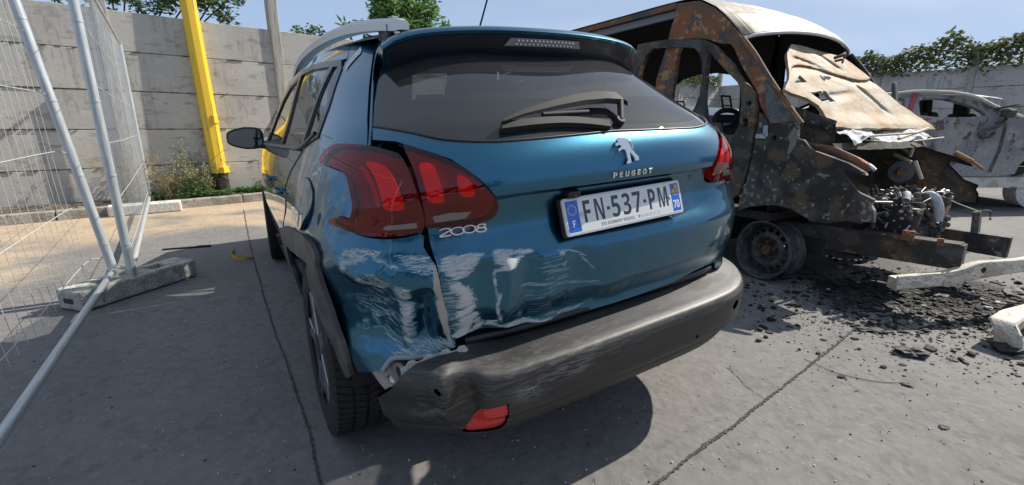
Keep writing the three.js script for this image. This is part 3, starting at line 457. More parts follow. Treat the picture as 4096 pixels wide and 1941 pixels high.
// tailgate ---------------------------------------------------------------------
const tailgate = new THREE.Group(); tailgate.name = 'tailgate'; car.add(tailgate);
{
  const half = A(P.tg_top.slice(0, 9).reverse(), [[-0.806, 1.102]], P.tg_lampedge.slice(1), [[-0.417, 0.936], [-0.411, 0.915], [-0.417, 0.897], [-0.436, 0.887], [-0.476, 0.884], [-0.532, 0.884], [-0.592, 0.882]], P.tg_left.slice(1), P.tg_bot.slice(0, 5), [[-0.117, 0.543]]);
  const poly = A(half, [[0, 0.54]], mir(half), [[0, 1.0895]]);
  mesh('tailgate_panel', patch(poly, bodyF(0.002), { res: 0.0085, uv: scUV, flange: 0.016 }), paintScraped, tailgate);
  const gl = A(P.tg_top.slice(0, 9).map(([a, b]) => [a, b + 0.004]), [[0, 1.0955]], mir(P.tg_top.slice(0, 9)).map(([a, b]) => [a, b + 0.004]), [[0.806, 1.2], [0.785, 1.30], [0.75, 1.37], [0.4, 1.375], [0, 1.375], [-0.4, 1.375], [-0.75, 1.37], [-0.785, 1.30], [-0.806, 1.2]]);
  const cx = 0, cy = 1.215, inner = gl.map(([a, b]) => { const q = [a * 0.93, cy + (b - cy) * 0.84]; if (q[1] > 1.288) q[1] = 1.288; return q; });
  const hole = A(inner.filter((p) => p[1] < 1.28), [[0.735, 1.275], [0.69, 1.288], [0.3, 1.292], [0, 1.293], [-0.3, 1.292], [-0.69, 1.288], [-0.735, 1.275]]);
  mesh('rear_window', patch(gl, bodyF(0.0, false, false), { res: 0.03, flange: 0 }), glassDark, tailgate);
  mesh('window_band', patch(gl.map(([a, b]) => [a * 0.998, b]), bodyF(-0.003, false, false), { res: 0.02, holes: [hole], flange: 0 }), std({ color: lin(0.008, 0.008, 0.009), roughness: 0.6 }), tailgate);
  const seal = A(P.tg_top.slice(0, 9), [[0, 1.0925]], mir(P.tg_top.slice(0, 9))); mesh('window_seal', tube(seal.map(([a, b]) => bodyF(0.002, false, false)(a, b + 0.001).toArray()), 0.0045, 80, 6), blackTrim, tailgate);
  const under = [-0.5, -0.4, -0.25, 0, 0.25, 0.4, 0.5].map((s) => bodyF(-0.012, true, false)(s, 0.545).toArray()); mesh('lower_seal', tube(under, 0.013, 40, 6), blackTrim, tailgate);
}
// tail lamps: tinted lens in front of a dark housing with bright red bands
function lamp(name, outline, bands, clear, sg, parent, dmg, lift = 0) {
  const m = sg < 0 ? (p) => p : mir, g = new THREE.Group(); g.name = name; parent.add(g);
  const f = (o) => bodyF(o + lift, dmg && false, false);
  const sm = chaikin(outline, 1);
  mesh('lens', patch(m(sm), f(0.010), { res: 0.016, flange: 0.026 }), lensRed, g);
  const c = outline.reduce((a, p) => [a[0] + p[0] / outline.length, a[1] + p[1] / outline.length], [0, 0]);
  mesh('housing', patch(m(outline), f(-0.018), { res: 0.03, flange: 0 }), lensIn, g);
  for (const [k, mt] of bands) mesh('light_band', patch(m(chaikin(P[k], 1)), f(-0.002), { res: 0.012, flange: 0.014 }), mt, g);
  mesh('reversing_lens', patch(m(P[clear]), f(0.0125), { res: 0.02, flange: 0.002 }), lensClear, g);
  return g;
}
for (const sg of [-1, 1]) {
  lamp('outer_tail_lamp', P.lampOuter, [['claw1', clawRed], ['claw1b', clawDim]], 'rev1', sg, car, false, sg < 0 ? 0.006 : 0);
  lamp('inner_tail_lamp', P.lampInner, [['claw2', clawRed], ['claw3', clawRed]], 'rev2', sg, car, false, sg < 0 ? 0.012 : 0);
}
// dark body shell behind the panel gaps
{
  const f = bodyF(-0.055, true, false);
  mesh('inner_shell', patch([[-1.2, 0.50], [-0.5, 0.44], [0.5, 0.44], [1.2, 0.50], [1.25, 1.05], [0.84, 1.10], [0.78, 1.07], [0, 1.07], [-0.78, 1.07], [-0.84, 1.10], [-1.25, 1.05]], (s, y) => f(s, y), { res: 0.04, flange: 0 }), darkIn, car);
  for (const sg of [-1, 1]) {
    const m = sg < 0 ? (p) => p : mir;
    mesh('pillar_gap', patch(m([[-0.86, 1.06], [-0.795, 1.06], [-0.795, 1.2], [-0.775, 1.3], [-0.735, 1.40], [-0.82, 1.42], [-0.86, 1.3]]), bodyF(-0.028, false), { res: 0.04, flange: 0 }), blackTrim, car);
    // teal hem of the D pillar
    const hem = []; for (let k = 0; k <= 8; k++) { const y = lerp(1.09, 1.43, k / 8); hem.push(bodyF(-0.008, false)(sg * lerp(0.822, 0.795, Math.pow(k / 8, 2)), y).toArray()); } mesh('pillar_hem', tube(hem, 0.007, 24, 6), paint, car);
  }
}
// sticker on the left D pillar
{ const cv = document.createElement('canvas'); cv.width = 64; cv.height = 128; const c = cv.getContext('2d'); c.fillStyle = '#dcdcd8'; c.fillRect(0, 0, 64, 128); c.fillStyle = '#8d8f92'; for (let k = 0; k < 60; k++) c.fillRect(rr(6, 50), rr(6, 118), rr(2, 8), rr(1, 3)); const t = new THREE.CanvasTexture(cv); t.colorSpace = THREE.SRGBColorSpace;
  mesh('sticker', patch([[-0.951, 1.322], [-0.944, 1.345], [-0.885, 1.412], [-0.872, 1.395], [-0.874, 1.382]], bodyF(0.003, false), { res: 0.02, flange: 0, uv: (a, b) => [(a + 0.95) / 0.08, (b - 1.32) / 0.09] }), std({ map: t, roughness: 0.5 }), car); }
// roof, windscreen, bonnet, nose
{
  const edge = (Z) => { const y = Z < 2.2 ? 1.447 - 0.02 * sstep(1.6, 2.2, Z) : 1.427 - 0.40 * Math.pow((Z - 2.2) / 0.9, 1.25), k = clamp((Z - 0.6) / 1); return [(0.53 + 0.08 * sstep(0, 1, k)) + (1.447 - y) * 0.55, y]; };
  const roof = gridSurf(24, 30, (u, v) => { const Z = lerp(0.74, 2.22, v), [w, y] = edge(Z), x = (u * 2 - 1); return rl([x * w, y - 0.012 * sstep(1.1, 0.74, Z) + 0.040 * (1 - Math.pow(Math.abs(x), 2.6)) * sstep(0.3, 0.9, Z), Z]); });
  mesh('roof', roof, paint, car);
  const ws = gridSurf(20, 12, (u, v) => { const Z = lerp(2.2, 3.05, v), [w, y] = edge(Z), x = u * 2 - 1; return rl([x * (w - 0.02), y + 0.04 * (1 - Math.pow(Math.abs(x), 2.2)), Z + 0.14 * (1 - x * x) * v]); });
  mesh('windscreen', ws, glassSide, car);
  const bonnet = gridSurf(20, 14, (u, v) => { const Z = lerp(3.02, 4.02, v), x = u * 2 - 1, w = lerp(0.80, 0.70, v); return rl([x * w, 1.035 - 0.17 * Math.pow(v, 1.5) + 0.035 * (1 - x * x), Z + 0.10 * (1 - x * x) * v]); });
  mesh('bonnet', bonnet, paint, car);
  const nose = gridSurf(24, 10, (u, v) => { const x = u * 2 - 1, y = lerp(0.88, 0.25, v); return rl([x * (0.72 + 0.06 * Math.sin(v * 3)), y, 4.0 + 0.14 * (1 - Math.pow(Math.abs(x), 3)) + 0.05 * Math.sin(v * 2.6)]); });
  mesh('front_bumper', nose, paint, car);
  // roof spoiler: section swept across the car
  const ring = (X) => { const q = Math.abs(X) / 0.55, dz = 0.33 * X * X, dy = -0.026 * Math.pow(q, 3) - 0.03 * Math.pow(q, 12); return [[0.80, 1.478 - 0.03 * q * q], [0.62, 1.468 - 0.028 * q * q + dy * 0.5], [0.455 + dz, 1.442 + dy], [0.432 + dz, 1.434 + dy], [0.424 + dz, 1.424 + dy], [0.430 + dz, 1.414 + dy], [0.455 + dz, 1.376 + dy * 1.2], [0.475 + dz, 1.352 + dy * 1.3], [0.52 + dz, 1.355 + dy], [0.8, 1.40]].map(([Z, Y]) => rl([X * lerp(1, 0.86, sstep(0.52, 0.72, Z)), Y, Z])); };
  const rings = []; for (let k = 0; k <= 30; k++) { const X = lerp(-0.555, 0.555, k / 30); rings.push(ring(X)); }
  const sp = mesh('roof_spoiler', creased(loft(rings), 0.7), paint, car);
  const face = []; for (let k = 0; k <= 30; k++) { const X = lerp(-0.549, 0.549, k / 30), r = ring(X); face.push([5, 6, 7, 8].map((i) => { const p = r[i]; return [p[0], p[1] - 0.0022 - (i > 6 ? 0.001 : 0), p[2] + 0.0024]; })); }
  mesh('spoiler_face', loft(face, false, false), phy({ color: lin(0.006, 0.010, 0.018), roughness: 0.3, clearcoat: 0.6, clearcoatRoughness: 0.1 }), sp);
  for (const sg of [-1, 1]) { // cheeks: the spoiler's ends drawn down along the window edge to a point
    const end = ring(sg * 0.555).map((p) => V(...p)), c0 = end.reduce((a, p) => a.add(p), V(0, 0, 0)).multiplyScalar(1 / end.length), tip = bodyF(0.008, false, false)(sg * 0.806, 1.262), ctrl = bodyF(0.016, false, false)(sg * 0.792, 1.385), rgs = [];
    for (let k = 0; k <= 12; k++) { const t = k / 12, a = (1 - t) * (1 - t), b = 2 * t * (1 - t), c = t * t; rgs.push(end.map((p) => { const o = p.clone().sub(c0); return p.clone().multiplyScalar(a).addScaledVector(ctrl.clone().addScaledVector(o, 0.38), b).addScaledVector(tip.clone().addScaledVector(o, 0.03), c).toArray(); })); }
    mesh('spoiler_cheek', creased(loft(sg < 0 ? rgs.reverse() : rgs), 0.8), paint, sp); }
  const bl = gridSurf(24, 4, (u, v) => { const X = lerp(-0.145, 0.145, u), Y = lerp(1.377 + 0.002, 1.402, v); return rl([X * (1 + 0.12 * (1 - v)), Y, lerp(0.444, 0.428, v) + 0.33 * X * X]); });
  const b3 = mesh('brake_light', bl, phy({ color: lin(0.25, 0.25, 0.26), roughness: 0.1, clearcoat: 1 }), car);
  const leds = []; for (let k = 0; k < 15; k++) for (const j of [0, 1]) { const X = -0.118 + k * 0.0165 + j * 0.004, p = rl([X, 1.384 + j * 0.010, 0.4385 - j * 0.0065 + 0.33 * X * X]); leds.push(new THREE.SphereGeometry(0.0048, 8, 6).translate(...p)); } mesh('led_row', leds, std({ color: lin(0.7, 0.7, 0.72), roughness: 0.1, metalness: 0.6 }), b3);
  // roof rails
  for (const sg of [-1, 1]) { const pts = [[.470, 1.442, .55], [.505, 1.464, .70], [.54, 1.484, .9], [.572, 1.496, 1.2], [.59, 1.496, 1.6], [.595, 1.478, 1.95], [.59, 1.437, 2.25]].map((p) => V(sg * p[0], p[1] - (sg > 0 ? 0.03 : 0), p[2]));
    const cv = new THREE.CatmullRomCurve3(pts), rg = []; for (let k = 0; k <= 40; k++) { const p = cv.getPoint(k / 40), e = Math.min(1, Math.min(k, 40 - k) / 2 + 0.75), w = 0.022 * e, h = 0.019 * e; rg.push([[-w, -h], [w, -h], [w * 1.0, h * 0.4], [w * 0.5, h], [-w * 0.5, h], [-w, h * 0.4]].map(([a, b]) => rl([p.x + a, p.y + b, p.z]))); }
    const r = mesh('roof_rail', creased(loft(rg), 0.7), std({ color: lin(0.62, 0.63, 0.64), roughness: 0.42, metalness: 0.45 }), car);
    for (const zz of [0.66, 2.18]) mesh('rail_foot', loft([0, 1].map((k) => [[-.012, -.05], [.012, -.05], [.012, .05], [-.012, .05]].map(([a, b]) => rl([sg * ((zz < 1 ? 0.496 : 0.588) + a), k ? (zz < 1 ? 1.452 : 1.44) - (sg > 0 ? 0.03 : 0) : 1.40, zz + b])))), blackTrim, r); }
  mesh('antenna', [rod(rl([-0.02, 1.488, 0.93]), rl([-0.015, 1.52, 0.90]), 0.010, 0.006), rod(rl([-0.015, 1.515, 0.905]), rl([0.0, 1.72, 0.76]), 0.0042, 0.003)], blackTrim, car);
}
// lower bumper cover, torn off its clips at the left end
const bumperPlan = (s, d) => { const a = Math.abs(s), t = theta(a), n = 4.4; return [Math.sign(s) * (0.855 + d) * Math.pow(Math.sin(t), 2 / n), 0.04 - d + (SL + d) * (1 - Math.pow(Math.max(Math.cos(t), 0), 2 / n)) + Math.max(a - S1, 0)]; };
const bumper = new THREE.Group(); bumper.name = 'rear_bumper'; car.add(bumper);
{
  // section v in 0..1 from the hidden top edge over the ridge to the bottom lip
  const sec = [[-0.06, 0.524, -0.065], [0, 0.521, -0.046], [0.08, 0.517, -0.026], [0.18, 0.504, 0.030], [0.24, 0.496, 0.064], [0.275, 0.489, 0.079], [0.305, 0.478, 0.0865], [0.35, 0.464, 0.0885], [0.47, 0.433, 0.0870], [0.6, 0.394, 0.0830], [0.74, 0.345, 0.0740], [0.785, 0.332, 0.060], [0.88, 0.311, 0.052], [1, 0.281, 0.036], [1.06, 0.27, 0.028]];
  const tY = table(sec.map((q) => [q[0], q[1]])), tD = table(sec.map((q) => [q[0], q[2]]));
  const f = (s, v) => {
    let y = tY(v), d = tD(v) * lerp(1, 0.5, sstep(0.40, 0.78, Math.abs(s))); const L = sstep(-0.40, -0.62, s);
    y += L * 0.030 * sstep(0.6, 0.1, v);                                  // left end sits higher along the top
    const Rr = sstep(0.3, 0.75, s); y += Rr * sstep(0.5, 1, v) * 0.05;
    if (s < -0.35) d -= 0.038 * G1(s, -0.515, 0.038) * G1(v, 0.55, 0.3) + 0.022 * sstep(-0.52, -0.58, s) * sstep(0.35, 0.6, v) - 0.022 * G1(s, -0.575, 0.018) * G1(v, 0.5, 0.28);
    d += 0.0035 * fbm(s * 9, v * 4, 2.7, 3) * sstep(0.1, -0.4, s);
    d -= 0.008 * G1(s, -0.30, 0.05) * G1(v, 0.45, 0.12);
    const [X, Z] = bumperPlan(s, d); return rolled(X, y, Z);
  };
  const N = 64, poly = [[-0.505, 0.0], [-0.54, 0.12], [-0.60, 0.15], [-0.655, 0.20], [-0.692, 0.285], [-0.735, 0.42], [-0.795, 0.56], [-0.788, 0.68], [-0.768, 0.84], [-0.735, 1.0]];
  for (let k = 1; k < 30; k++) poly.push([lerp(-0.735, 1.0, k / 30), 1]); poly.push([1.02, 1.0], [1.05, 0.6], [1.05, 0.3], [0.95, 0.1], [0.8, 0]); 
  const refl = [[-0.405, 0.60], [-0.447, 0.605], [-0.482, 0.625], [-0.502, 0.67], [-0.522, 0.78], [-0.548, 0.915], [-0.50, 0.945], [-0.43, 0.96], [-0.415, 0.89], [-0.406, 0.74]];
  const circ = (s, v, r, k) => Array.from({ length: 14 }, (_, i) => [s + Math.cos(i / 7 * Math.PI) * r, v + Math.sin(i / 7 * Math.PI) * r * k]);
  const skin = dataTex(2048, 512, (u, v) => {
    // u: s from -0.85 to 1.1, v: section. Scuffed ridge, worn grey where it was dragged
    const s = u * 1.95 - 0.85, a = tfbm(u, v, 16, 6, 0.1), fine = tfbm(u, v, 256, 2, 0.5), st = tfbm(u * 2, v, 32, 4, 0.8), str = tfbm(u, v * 1.0, 64, 4, 0.3);
    let k = 0.027 * (0.65 + 0.5 * a + 0.3 * fine);
    const ridge = G1(v, 0.26, 0.12) * sstep(0.45, 0.20, s) * sstep(0.50, 0.68, str * 0.7 + fine * 0.3) + G1(v, 0.40, 0.13) * sstep(0.12, -0.1, s) * sstep(-0.66, -0.4, s) * sstep(0.46, 0.62, st * 0.6 + str * 0.4);
    const deep = G1(s, -0.345, 0.045) * G1(v, 0.52, 0.09) * sstep(0.42, 0.55, str * 0.5 + fine * 0.5) + G1(s, -0.22, 0.06) * G1(v, 0.43, 0.10) * sstep(0.45, 0.6, str) + G1(s, -0.60, 0.08) * G1(v, 0.6, 0.22) * sstep(0.48, 0.66, st) * 0.45;
    const dust = sstep(0.1, 0.45, s) * 0.6 + 0.08;
    k = lerp(k, 0.11, clamp(ridge * 0.45)); k = lerp(k, 0.22, clamp(deep * 0.9)); k = lerp(k, 0.13, clamp(dust * sstep(0.42, 0.28, v) * sstep(0.3, 0.55, a)));
    return [k * 1.0, k * 0.985, k * 0.97];
  }, true);
  skin.wrapS = skin.wrapT = THREE.ClampToEdgeWrapping;
  const bm = std({ map: skin, roughness: 0.5, bumpMap: dataTex(1024, 512, (u, v) => 0.5 * tfbm(u, v, 128, 3) + 0.5 * tfbm(u, v, 32, 3, 0.4), false), bumpScale: 0.0003 });
  const cover = mesh('bumper_cover', patch(poly, f, { res: 0.013, holes: [refl, circ(-0.589, 0.37, 0.012, 2.2), circ(0.46, 0.48, 0.026, 2.6), circ(0.24, 0.66, 0.006, 2.5)], uv: (a, b) => [(a + 0.85) / 1.95, b], flange: 0.014, inward: 1 }), bm, bumper);
  const fi = (o) => (s, v) => { const p = f(s, v), n = f(s + 0.004, v).sub(p).cross(f(s, v - 0.01).sub(p)).normalize(); return p.addScaledVector(n, o); };
  mesh('reflector', patch(chaikin(refl, 1), fi(-0.007), { res: 0.02, flange: 0.01, inward: 1 }), phy({ color: lin(0.85, 0.02, 0.015), roughness: 0.25, clearcoat: 1, clearcoatRoughness: 0.05, bumpMap: grain(128, 0.03, 16, 2), bumpScale: 0.002 }), bumper);
  mesh('lower_valance', gridSurf(50, 3, (u, v) => { const s = lerp(-0.70, 0.98, u), [X, Z] = bumperPlan(s, lerp(-0.012, -0.15, v)); return rl([X, 0.284 - 0.030 * Math.sin(v * 2.2) + (s > 0.3 ? (s - 0.3) * 0.07 : 0), Z]); }), cladding, bumper);
  mesh('bumper_backing', patch([[-0.56, 0.16], [1.0, 0.12], [1.0, 0.95], [-0.70, 0.95], [-0.72, 0.6], [-0.64, 0.35]], fi(-0.06), { res: 0.05, flange: 0 }), darkIn, bumper);
  // clip strip along the torn top edge, and clips left on the right
  const strip = []; for (let k = 0; k <= 24; k++) { const s = lerp(-0.70, -0.515, k / 24), [X, Z] = bumperPlan(s, lerp(0.03, 0.0, k / 24)); strip.push([[0, 0], [0.012, 0.014 + 0.010 * (k % 6 > 2 ? 1 : 0)]].map(([a, b]) => rl([X, 0.497 + 0.012 * Math.sin(k / 24 * 3) + b + 0.12 * (s + 0.70), Z + a]))); }
  mesh('clip_strip', loft(strip, false, false), steelRaw, bumper);
}
// bracket and crushed edge uncovered beside the wheel arch
{
  const f = bodyF(-0.035, false, false);
  const br = [[-0.915, 0.44], [-0.84, 0.455], [-0.80, 0.485], [-0.74, 0.488], [-0.70, 0.46], [-0.72, 0.445], [-0.765, 0.40], [-0.84, 0.36], [-0.87, 0.385]];
  const slot = (s, y, r, h) => Array.from({ length: 12 }, (_, i) => [s + Math.cos(i / 6 * Math.PI) * r, y + Math.sin(i / 6 * Math.PI) * h]);
  mesh('bumper_bracket', patch(br, f, { res: 0.015, holes: [slot(-0.806, 0.425, 0.014, 0.018), slot(-0.755, 0.455, 0.012, 0.022)], flange: 0.02 }), steelRaw, car);
  const ef = bodyF(-0.004, true, false), pts = P.upb_b.slice(0, 5).map(([a, b]) => ef(a, b - 0.006).toArray()); mesh('crushed_edge', tube(pts, 0.009, 30, 6), std({ color: lin(0.28, 0.31, 0.33), roughness: 0.5 }), car);
}
// number plate with its print, lamp above, badges
{
  const at = (s, y, off) => { const f = bodyF(off, false, false), p = f(s, y), u = f(s + 0.02, y).sub(f(s - 0.02, y)).normalize(), w = f(s, y + 0.02).sub(f(s, y - 0.02)).normalize(), n = u.clone().cross(w).normalize(); return new THREE.Matrix4().makeBasis(u, n.clone().cross(u).normalize(), n).setPosition(p); };
  const cv = document.createElement('canvas'); cv.width = 1560; cv.height = 330; const c = cv.getContext('2d');
  c.fillStyle = '#dfe0de'; c.fillRect(0, 0, 1560, 330);
  c.fillStyle = '#1a5fc4'; c.fillRect(12, 14, 148, 302); c.fillRect(1420, 14, 126, 302);
  c.fillStyle = '#d9c56a'; for (let k = 0; k < 12; k++) { const a = k / 6 * Math.PI; c.beginPath(); c.arc(84 + Math.cos(a) * 46, 104 + Math.sin(a) * 46, 7, 0, 7); c.fill(); }
  c.fillStyle = '#f2f2f2'; c.font = 'bold 92px sans-serif'; c.textAlign = 'center'; c.fillText('F', 84, 268);
  c.save(); c.translate(1483, 282); c.scale(0.82, 1.15); c.font = 'bold 104px sans-serif'; c.fillText('70', 0, 0); c.restore();
  c.fillStyle = '#a8873c'; c.fillRect(1440, 26, 88, 96); c.fillStyle = '#3d4f78'; c.fillRect(1440, 26, 44, 48); c.fillStyle = '#a03a2c'; c.fillRect(1484, 74, 44, 48); c.strokeStyle = '#e0c070'; c.lineWidth = 5; for (let k = 0; k < 4; k++) { c.beginPath(); c.moveTo(1488 + k * 12, 118); c.lineTo(1496 + k * 12, 80); c.stroke(); } c.fillStyle = '#d8b860'; c.beginPath(); c.arc(1462, 98, 14, 0, 7); c.fill(); c.beginPath(); c.arc(1506, 50, 14, 0, 7); c.fill();
  c.fillStyle = '#cfe0f4'; c.fillRect(1436, 132, 96, 5); c.fillRect(1450, 142, 68, 4);
  c.fillStyle = '#23252c'; const glyph = (t, x, w) => { c.save(); c.translate(x, 245); const m = c.measureText(t).width; c.scale(w / m, 1.0); c.fillText(t, 0, 0); c.restore(); }; c.textAlign = 'left'; c.font = 'bold 300px sans-serif';
  for (const [t, x, w] of [['F', 196, 118], ['N', 338, 148], ['5', 560, 128], ['3', 706, 128], ['7', 852, 126], ['P', 1062, 128], ['M', 1206, 176]]) glyph(t, x, w);
  c.fillRect(506, 128, 40, 34); c.fillRect(1004, 128, 40, 34);
  c.font = 'bold 44px sans-serif'; c.fillText('ETS DORMOY VESOUL', 404, 306); c.fillStyle = '#70747c'; c.fillRect(898, 276, 30, 14); c.fillRect(904, 292, 18, 14); c.font = '42px sans-serif'; c.fillText('03.84.97.11.23', 938, 306);
  const tx = new THREE.CanvasTexture(cv); tx.colorSpace = THREE.SRGBColorSpace;
  const pl = new THREE.Group(); pl.name = 'number_plate'; pl.applyMatrix4(at(0.014, 0.862, 0.010)); pl.rotateZ(0.012); pl.rotateX(-0.16); car.add(pl);
  const shp = (w, h, r) => { const s = new THREE.Shape(); s.moveTo(-w + r, -h); s.lineTo(w - r, -h); s.quadraticCurveTo(w, -h, w, -h + r); s.lineTo(w, h - r); s.quadraticCurveTo(w, h, w - r, h); s.lineTo(-w + r, h); s.quadraticCurveTo(-w, h, -w, h - r); s.lineTo(-w, -h + r); s.quadraticCurveTo(-w, -h, -w + r, -h); return s; };
  const face = new THREE.ShapeGeometry(shp(0.2425, 0.0505, 0.008), 4); { const uv = face.attributes.uv, p = face.attributes.position; for (let i = 0; i < uv.count; i++) uv.setXY(i, (p.getX(i) + 0.2425) / 0.485, (p.getY(i) + 0.0505) / 0.101); } face.translate(0, 0, 0.008);
  mesh('plate_face', face, phy({ map: tx, roughness: 0.28, clearcoat: 0.6, clearcoatRoughness: 0.15 }), pl);
  mesh('plate_rim', new THREE.ExtrudeGeometry(shp(0.247, 0.0545, 0.010), { depth: 0.006, bevelEnabled: true, bevelThickness: 0.0008, bevelSize: 0.001, bevelSegments: 1 }).translate(0, 0, 0.0005), std({ color: lin(0.66, 0.66, 0.65), roughness: 0.3 }), pl);
  mesh('plate_backing', new THREE.ExtrudeGeometry(shp(0.252, 0.057, 0.010), { depth: 0.008, bevelEnabled: false }).translate(-0.003, -0.001, -0.010), blackTrim, pl);
  for (const x of [-0.183, 0.189]) mesh('rivet', new THREE.SphereGeometry(0.0068, 12, 8).scale(1, 1, 0.5).translate(x, 0.002, 0.0095), std({ color: lin(0.6, 0.6, 0.6), roughness: 0.35 }), pl);
  const cam = new THREE.Group(); cam.name = 'reversing_camera'; cam.applyMatrix4(at(-0.165, 0.925, -0.012)); car.add(cam);
  mesh('camera_housing', rbox(0.045, 0.022, 0.03, 0.006), blackTrim, cam); mesh('camera_lens', new THREE.SphereGeometry(0.007, 12, 8).translate(0, -0.002, 0.014), std({ color: lin(0.05, 0.05, 0.06), roughness: 0.05 }), cam);
  // badges
  const font = await new FontLoader().loadAsync('fonts/droid/droid_sans_bold.typeface.json');
  const word = (text, size, width) => { const g = new TextGeometry(text, { font, size, depth: 0.0025, curveSegments: 4, bevelEnabled: true, bevelThickness: 0.0008, bevelSize: 0.0004, bevelSegments: 1 }); g.computeBoundingBox(); const b = g.boundingBox; g.translate(-(b.max.x + b.min.x) / 2, -(b.max.y + b.min.y) / 2, 0); g.scale(width / (b.max.x - b.min.x), 1, 1); return g; };
  const w1 = new THREE.Group(); w1.name = 'maker_lettering'; w1.applyMatrix4(at(0.027, 0.9695, 0.003)); car.add(w1);
  let gx = -0.080; for (const ch of 'PEUGEOT') { const g = word(ch, 0.0155, ch === 'E' ? 0.013 : 0.0165); mesh('letter', g.translate(gx + 0.008, 0, 0), chrome, w1); gx += 0.0245; }
  const num = new THREE.Group(); num.name = 'model_numerals'; num.applyMatrix4(at(-0.497, 0.8685, 0.003)); car.add(num);
  const strip = (pts) => { const c3 = new THREE.CatmullRomCurve3(pts.map(([a, b]) => V(a, b, 0.002)), false, 'catmullrom', 0.5); return new THREE.TubeGeometry(c3, 40, 0.0028, 6).scale(1, 1, 0.7); };
  const oval = (x, rx, ry, y = 0) => Array.from({ length: 17 }, (_, i) => [x + Math.cos(i / 8 * Math.PI) * rx, y + Math.sin(i / 8 * Math.PI) * ry]);
  mesh('numeral', strip([[-0.062, 0.006], [-0.050, 0.010], [-0.036, 0.009], [-0.034, 0.004], [-0.048, -0.003], [-0.062, -0.010], [-0.050, -0.0105], [-0.032, -0.009]]), chrome, num);
  mesh('numeral', strip(oval(-0.014, 0.017, 0.010)), chrome, num); mesh('numeral', strip(oval(0.018, 0.017, 0.010, 0.001)), chrome, num);
  mesh('numeral', merge([strip(oval(0.051, 0.0105, 0.0048, 0.0062)), strip(oval(0.050, 0.0135, 0.0058, -0.0044))]), chrome, num);
  const ln = [[2030, 950], [2050, 938], [2100, 940], [2140, 958], [2148, 974], [2126, 976], [2140, 1000], [2155, 1030], [2170, 1060], [2195, 1085], [2190, 1108], [2150, 1110], [2158, 1095], [2140, 1062], [2122, 1042], [2116, 1060], [2110, 1090], [2108, 1120], [2065, 1128], [2070, 1112], [2085, 1100], [2088, 1050], [2085, 1027], [2060, 1017], [2040, 1022], [2015, 1034], [2020, 1015], [2050, 1002], [2055, 991], [2030, 986], [2003, 994], [2005, 975], [2035, 970]].map(([a, b]) => new THREE.Vector2((a - 2098) * 0.00040, -(b - 1032) * 0.00043));
  const em = mesh('maker_emblem', new THREE.ExtrudeGeometry(new THREE.Shape(ln), { depth: 0.004, bevelEnabled: true, bevelThickness: 0.0025, bevelSize: 0.0012, bevelSegments: 3 }), chrome, car); em.applyMatrix4(at(0.008, 1.034, 0.004));
  mesh('emblem_mane', new THREE.TubeGeometry(new THREE.CatmullRomCurve3([V(0.012, 0.034, 0.006), V(0.022, 0.024, 0.007), V(0.024, 0.010, 0.007), V(0.020, 0.0, 0.006)]), 12, 0.0024, 6), chrome, em);
}
// rear wiper
{
  const blackTrim = std({ color: lin(0.005, 0.005, 0.0055), roughness: 0.7 });
  const f = (s, y, o) => bodyF(o, false, false)(s, y), w = new THREE.Group(); w.name = 'rear_wiper'; car.add(w);
  const arm = [[0.150, 1.160], [0.142, 1.168], [0.05, 1.172], [-0.1, 1.168], [-0.236, 1.155], [-0.37, 1.136], [-0.437, 1.120]], rg = arm.map(([s, y], k) => { const h = [0.014, 0.017, 0.0165, 0.015, 0.012, 0.008, 0.004][k], t = h * 0.8; return [[-h, 0.026], [h, 0.026], [h * 0.7, 0.026 + t], [-h * 0.7, 0.026 + t]].map(([a, o]) => f(s, y + a, o).toArray()); });
  mesh('wiper_arm', creased(loft(rg), 0.5), blackTrim, w);
  mesh('wiper_pivot', [rod(f(0.13, 1.158, 0.03).toArray(), f(0.07, 1.118, 0.012).toArray(), 0.011, 0.009), rod(f(0.066, 1.117, 0.0).toArray(), f(0.066, 1.117, 0.018).toArray(), 0.016, 0.014, 12)], blackTrim, w);
  const bl = []; for (let k = 0; k <= 14; k++) { const t = k / 14, s = lerp(-0.444, -0.02, t), y = 1.113 - 0.010 * t + 0.012 * Math.sin(t * Math.PI); bl.push([[-0.008, 0.002], [0.010, 0.004], [0.008, 0.022], [-0.006, 0.018]].map(([a, o]) => f(s, y + a, o).toArray())); }
  mesh('wiper_blade', creased(loft(bl), 0.5), blackTrim, w); mesh('blade_mount', [rod(f(-0.30, 1.135, 0.02).toArray(), f(-0.10, 1.137, 0.02).toArray(), 0.008)], blackTrim, w);
}
